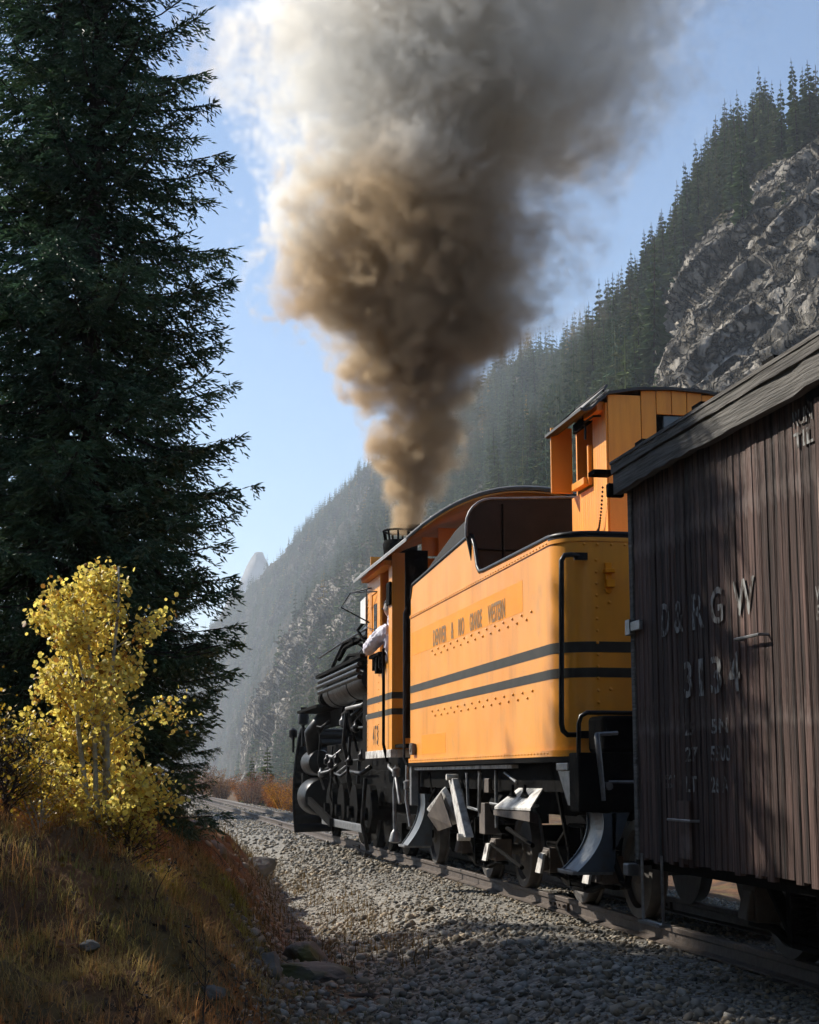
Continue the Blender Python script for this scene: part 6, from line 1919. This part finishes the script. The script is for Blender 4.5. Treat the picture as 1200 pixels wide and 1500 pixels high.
# ================================================================== AIR
# ---- the smoke column: a real density field, built as a volume grid by geometry nodes
SM0 = Vector((4.5, 25.0, 5.0))
SMH = 14.0
PATH = [(0.0, 0.05, 0.0, 0.30), (0.37, 0.12, -0.05, 0.42), (1.05, 0.23, -0.15, 0.70), (1.73, 0.30, -0.25, 1.00), (2.39, 0.32, -0.36, 1.22), (3.05, 0.42, -0.45, 1.62), (3.70, 0.42, -0.55, 2.25), (4.45, 0.42, -0.66, 2.50), (5.30, 0.55, -0.80, 2.70), (6.05, 0.60, -0.90, 2.95), (6.90, 0.95, -1.03, 3.4), (7.95, 1.2, -1.2, 3.75), (9.6, 1.6, -1.4, 4.2), (14.0, 2.2, -2.1, 4.8)]


def smoke_material():
    m = bpy.data.materials.new('coal_smoke')
    m.use_nodes = True
    N, L = m.node_tree.nodes, m.node_tree.links
    N.remove(N['Principled BSDF'])
    pv = N.new('ShaderNodeVolumePrincipled')
    pv.inputs['Density Attribute'].default_value = 'density'
    pv.inputs['Density'].default_value = 1.0
    pv.inputs['Anisotropy'].default_value = 0.32
    tc = N.new('ShaderNodeTexCoord')
    no = N.new('ShaderNodeTexNoise'); no.inputs['Scale'].default_value = 0.30; no.inputs['Detail'].default_value = 2.0
    L.new(tc.outputs['Object'], no.inputs['Vector'])
    mr = N.new('ShaderNodeMapRange'); mr.inputs['From Min'].default_value = 0.38; mr.inputs['From Max'].default_value = 0.62
    sz_ = N.new('ShaderNodeSeparateXYZ'); L.new(tc.outputs['Object'], sz_.inputs[0])
    hz_ = N.new('ShaderNodeMath'); hz_.operation = 'MULTIPLY_ADD'; hz_.inputs[1].default_value = 0.045; hz_.inputs[2].default_value = -0.24
    L.new(sz_.outputs['Z'], hz_.inputs[0])
    sm_ = N.new('ShaderNodeMath'); sm_.operation = 'ADD'; L.new(no.outputs['Fac'], sm_.inputs[0]); L.new(hz_.outputs[0], sm_.inputs[1])
    L.new(sm_.outputs[0], mr.inputs['Value'])
    mx = N.new('ShaderNodeMix'); mx.data_type = 'RGBA'
    mx.inputs['A'].default_value = (0.66, 0.51, 0.34, 1); mx.inputs['B'].default_value = (0.94, 0.925, 0.88, 1)
    L.new(mr.outputs[0], mx.inputs['Factor'])
    L.new(mx.outputs['Result'], pv.inputs['Color'])
    L.new(pv.outputs[0], N['Material Output'].inputs['Volume'])
    return m


def build_smoke():
    me = bpy.data.meshes.new('smoke_plume')
    o = bpy.data.objects.new('smoke_plume', me)
    COL.objects.link(o)
    o.location = SM0
    ng = bpy.data.node_groups.new('smoke_field', 'GeometryNodeTree')
    ng.interface.new_socket('Geometry', in_out='OUTPUT', socket_type='NodeSocketGeometry')
    N, L = ng.nodes, ng.links
    out = N.new('NodeGroupOutput')
    def math_(op, a, b=None, c=None, clamp=False):
        n = N.new('ShaderNodeMath'); n.operation = op; n.use_clamp = clamp
        for i, q in enumerate((a, b, c)):
            if q is None: continue
            if isinstance(q, (int, float)): n.inputs[i].default_value = q
            else: L.new(q, n.inputs[i])
        return n.outputs[0]
    def vmath(op, a, b=None, sc=None):
        n = N.new('ShaderNodeVectorMath'); n.operation = op
        for i, q in enumerate((a, b)):
            if q is None: continue
            if isinstance(q, tuple): n.inputs[i].default_value = q
            else: L.new(q, n.inputs[i])
        if sc is not None:
            if isinstance(sc, (int, float)): n.inputs['Scale'].default_value = sc
            else: L.new(sc, n.inputs['Scale'])
        return n.outputs['Value'] if op in ('LENGTH', 'DOT_PRODUCT') else n.outputs['Vector']
    def noise(v, s, det, col=False, rough=0.55, dist=0.0):
        n = N.new('ShaderNodeTexNoise'); n.inputs['Scale'].default_value = s; n.inputs['Detail'].default_value = det
        n.inputs['Roughness'].default_value = rough; n.inputs['Distortion'].default_value = dist
        L.new(v, n.inputs['Vector']); return n.outputs['Color' if col else 'Fac']
    def curve(v, pts):
        n = N.new('ShaderNodeFloatCurve')
        c = n.mapping.curves[0]
        n.mapping.use_clip = False
        for i, (x, y) in enumerate(pts):
            if i < 2 and i < len(c.points): pass
            if i == 0: c.points[0].location = (x, y)
            elif i == len(pts) - 1: c.points[-1].location = (x, y)
            else: c.points.new(x, y)
        n.mapping.update()
        L.new(v, n.inputs['Value']); return n.outputs[0]
    pos = N.new('GeometryNodeInputPosition').outputs[0]
    sx0 = N.new('ShaderNodeSeparateXYZ'); L.new(pos, sx0.inputs[0])
    u0 = math_('DIVIDE', sx0.outputs['Z'], SMH)
    rad0 = math_('MULTIPLY', curve(u0, [(z / SMH, r_ / 6) for z, x, y, r_ in PATH]), 6.0)
    # turbulent displacement grows with the plume
    w1 = vmath('SUBTRACT', noise(pos, 0.42, 2.0, True), (0.5, 0.5, 0.5))
    w1 = vmath('SCALE', w1, sc=math_('MULTIPLY', rad0, SMK['w1']))
    w2 = vmath('SUBTRACT', noise(pos, 1.25, 2.0, True), (0.5, 0.5, 0.5))
    w2 = vmath('SCALE', w2, sc=math_('MULTIPLY', rad0, SMK['w2']))
    p = vmath('ADD', vmath('ADD', pos, w1), w2)
    sx = N.new('ShaderNodeSeparateXYZ'); L.new(p, sx.inputs[0])
    u = math_('DIVIDE', sx.outputs['Z'], SMH)
    cx_ = math_('MULTIPLY', curve(u, [(z / SMH, x / 4) for z, x, y, r_ in PATH]), 4.0)
    cy_ = math_('MULTIPLY', curve(u, [(z / SMH, y / -4) for z, x, y, r_ in PATH]), -4.0)
    rad = math_('MULTIPLY', curve(u, [(z / SMH, r_ / 6) for z, x, y, r_ in PATH]), 6.0)
    dx = math_('SUBTRACT', sx.outputs['X'], cx_); dy_ = math_('SUBTRACT', sx.outputs['Y'], cy_)
    q_ = math_('DIVIDE', math_('SQRT', math_('ADD', math_('MULTIPLY', dx, dx), math_('MULTIPLY', dy_, dy_))), rad)
    big = noise(p, SMK['nb'], 5.0, rough=0.62)
    fine = noise(p, SMK['nf'], 4.0, rough=0.6)
    bil = math_('ABSOLUTE', math_('SUBTRACT', noise(p, SMK['bl'], 3.0), 0.5))
    d = math_('SUBTRACT', 1.0, q_)
    d = math_('ADD', d, math_('MULTIPLY', math_('SUBTRACT', big, 0.5), SMK['ab']))
    d = math_('ADD', d, math_('MULTIPLY', math_('SUBTRACT', fine, 0.5), SMK['af']))
    d = math_('ADD', d, math_('MULTIPLY', math_('SUBTRACT', bil, 0.08), SMK['abl']))
    mr = N.new('ShaderNodeMapRange'); mr.interpolation_type = 'SMOOTHSTEP'
    mr.inputs['From Min'].default_value = SMK['e0']; mr.inputs['From Max'].default_value = SMK['e1']
    L.new(d, mr.inputs['Value'])
    dens = math_('MULTIPLY', curve(u0, [(0, 1.5), (0.12, 0.95), (0.35, 0.40), (0.6, 0.22), (0.9, 0.12), (1.0, 0.0)]), SMK['dens'])
    inner = math_('MULTIPLY_ADD', big, 1.6, 0.2)
    dens = math_('MULTIPLY', math_('MULTIPLY', mr.outputs[0], dens), inner)
    # thinner, drifting side away from the wind
    lee = N.new('ShaderNodeMapRange'); lee.inputs['From Min'].default_value = -0.2; lee.inputs['From Max'].default_value = 1.1
    lee.inputs['To Min'].default_value = 1.0; lee.inputs['To Max'].default_value = 0.15
    L.new(math_('DIVIDE', dx, rad), lee.inputs['Value'])
    dens = math_('MULTIPLY', dens, lee.outputs[0])
    low = math_('GREATER_THAN', sx0.outputs['Z'], 0.0)
    dens = math_('MULTIPLY', dens, low)
    vc = N.new('GeometryNodeVolumeCube')
    L.new(dens, vc.inputs['Density'])
    mn, mxx = Vector((-6.2, -7.5, -0.05)), Vector((9.4, 4.2, SMH))
    vc.inputs['Min'].default_value = mn; vc.inputs['Max'].default_value = mxx
    vox = 0.075
    for i, k in enumerate(('Resolution X', 'Resolution Y', 'Resolution Z')):
        vc.inputs[k].default_value = int((mxx[i] - mn[i]) / vox)
    sm = N.new('GeometryNodeSetMaterial'); sm.inputs['Material'].default_value = smoke_material()
    L.new(vc.outputs[0], sm.inputs['Geometry']); L.new(sm.outputs[0], out.inputs[0])
    md = o.modifiers.new('smoke_field', 'NODES'); md.node_group = ng
    tag(o, 'thick brown and grey coal smoke column rising from the locomotive stack', 'smoke', kind='stuff')
    return o


SMK = dict(w1=0.85, w2=0.40, nb=0.75, nf=3.0, bl=1.3, ab=1.5, af=1.5, abl=1.6, e0=0.05, e1=0.36, dens=6.0)
smoke = build_smoke()

# ---- haze: even thin air round the whole valley
hz = MB().box(-4050, 4050, -4050, 4050, -6, 275)
hzm = bpy.data.materials.new('haze')
hzm.use_nodes = True
hn = hzm.node_tree
hn.nodes.remove(hn.nodes['Principled BSDF'])
hv_ = hn.nodes.new('ShaderNodeVolumePrincipled')
hv_.inputs['Color'].default_value = (0.72, 0.80, 0.90, 1)
hv_.inputs['Density'].default_value = 0.00036
hv_.inputs['Anisotropy'].default_value = 0.2
hn.links.new(hv_.outputs[0], hn.nodes['Material Output'].inputs['Volume'])
haze = obj('haze', hz, hzm)
tag(haze, 'thin blue haze filling the valley air', None, kind='stuff')
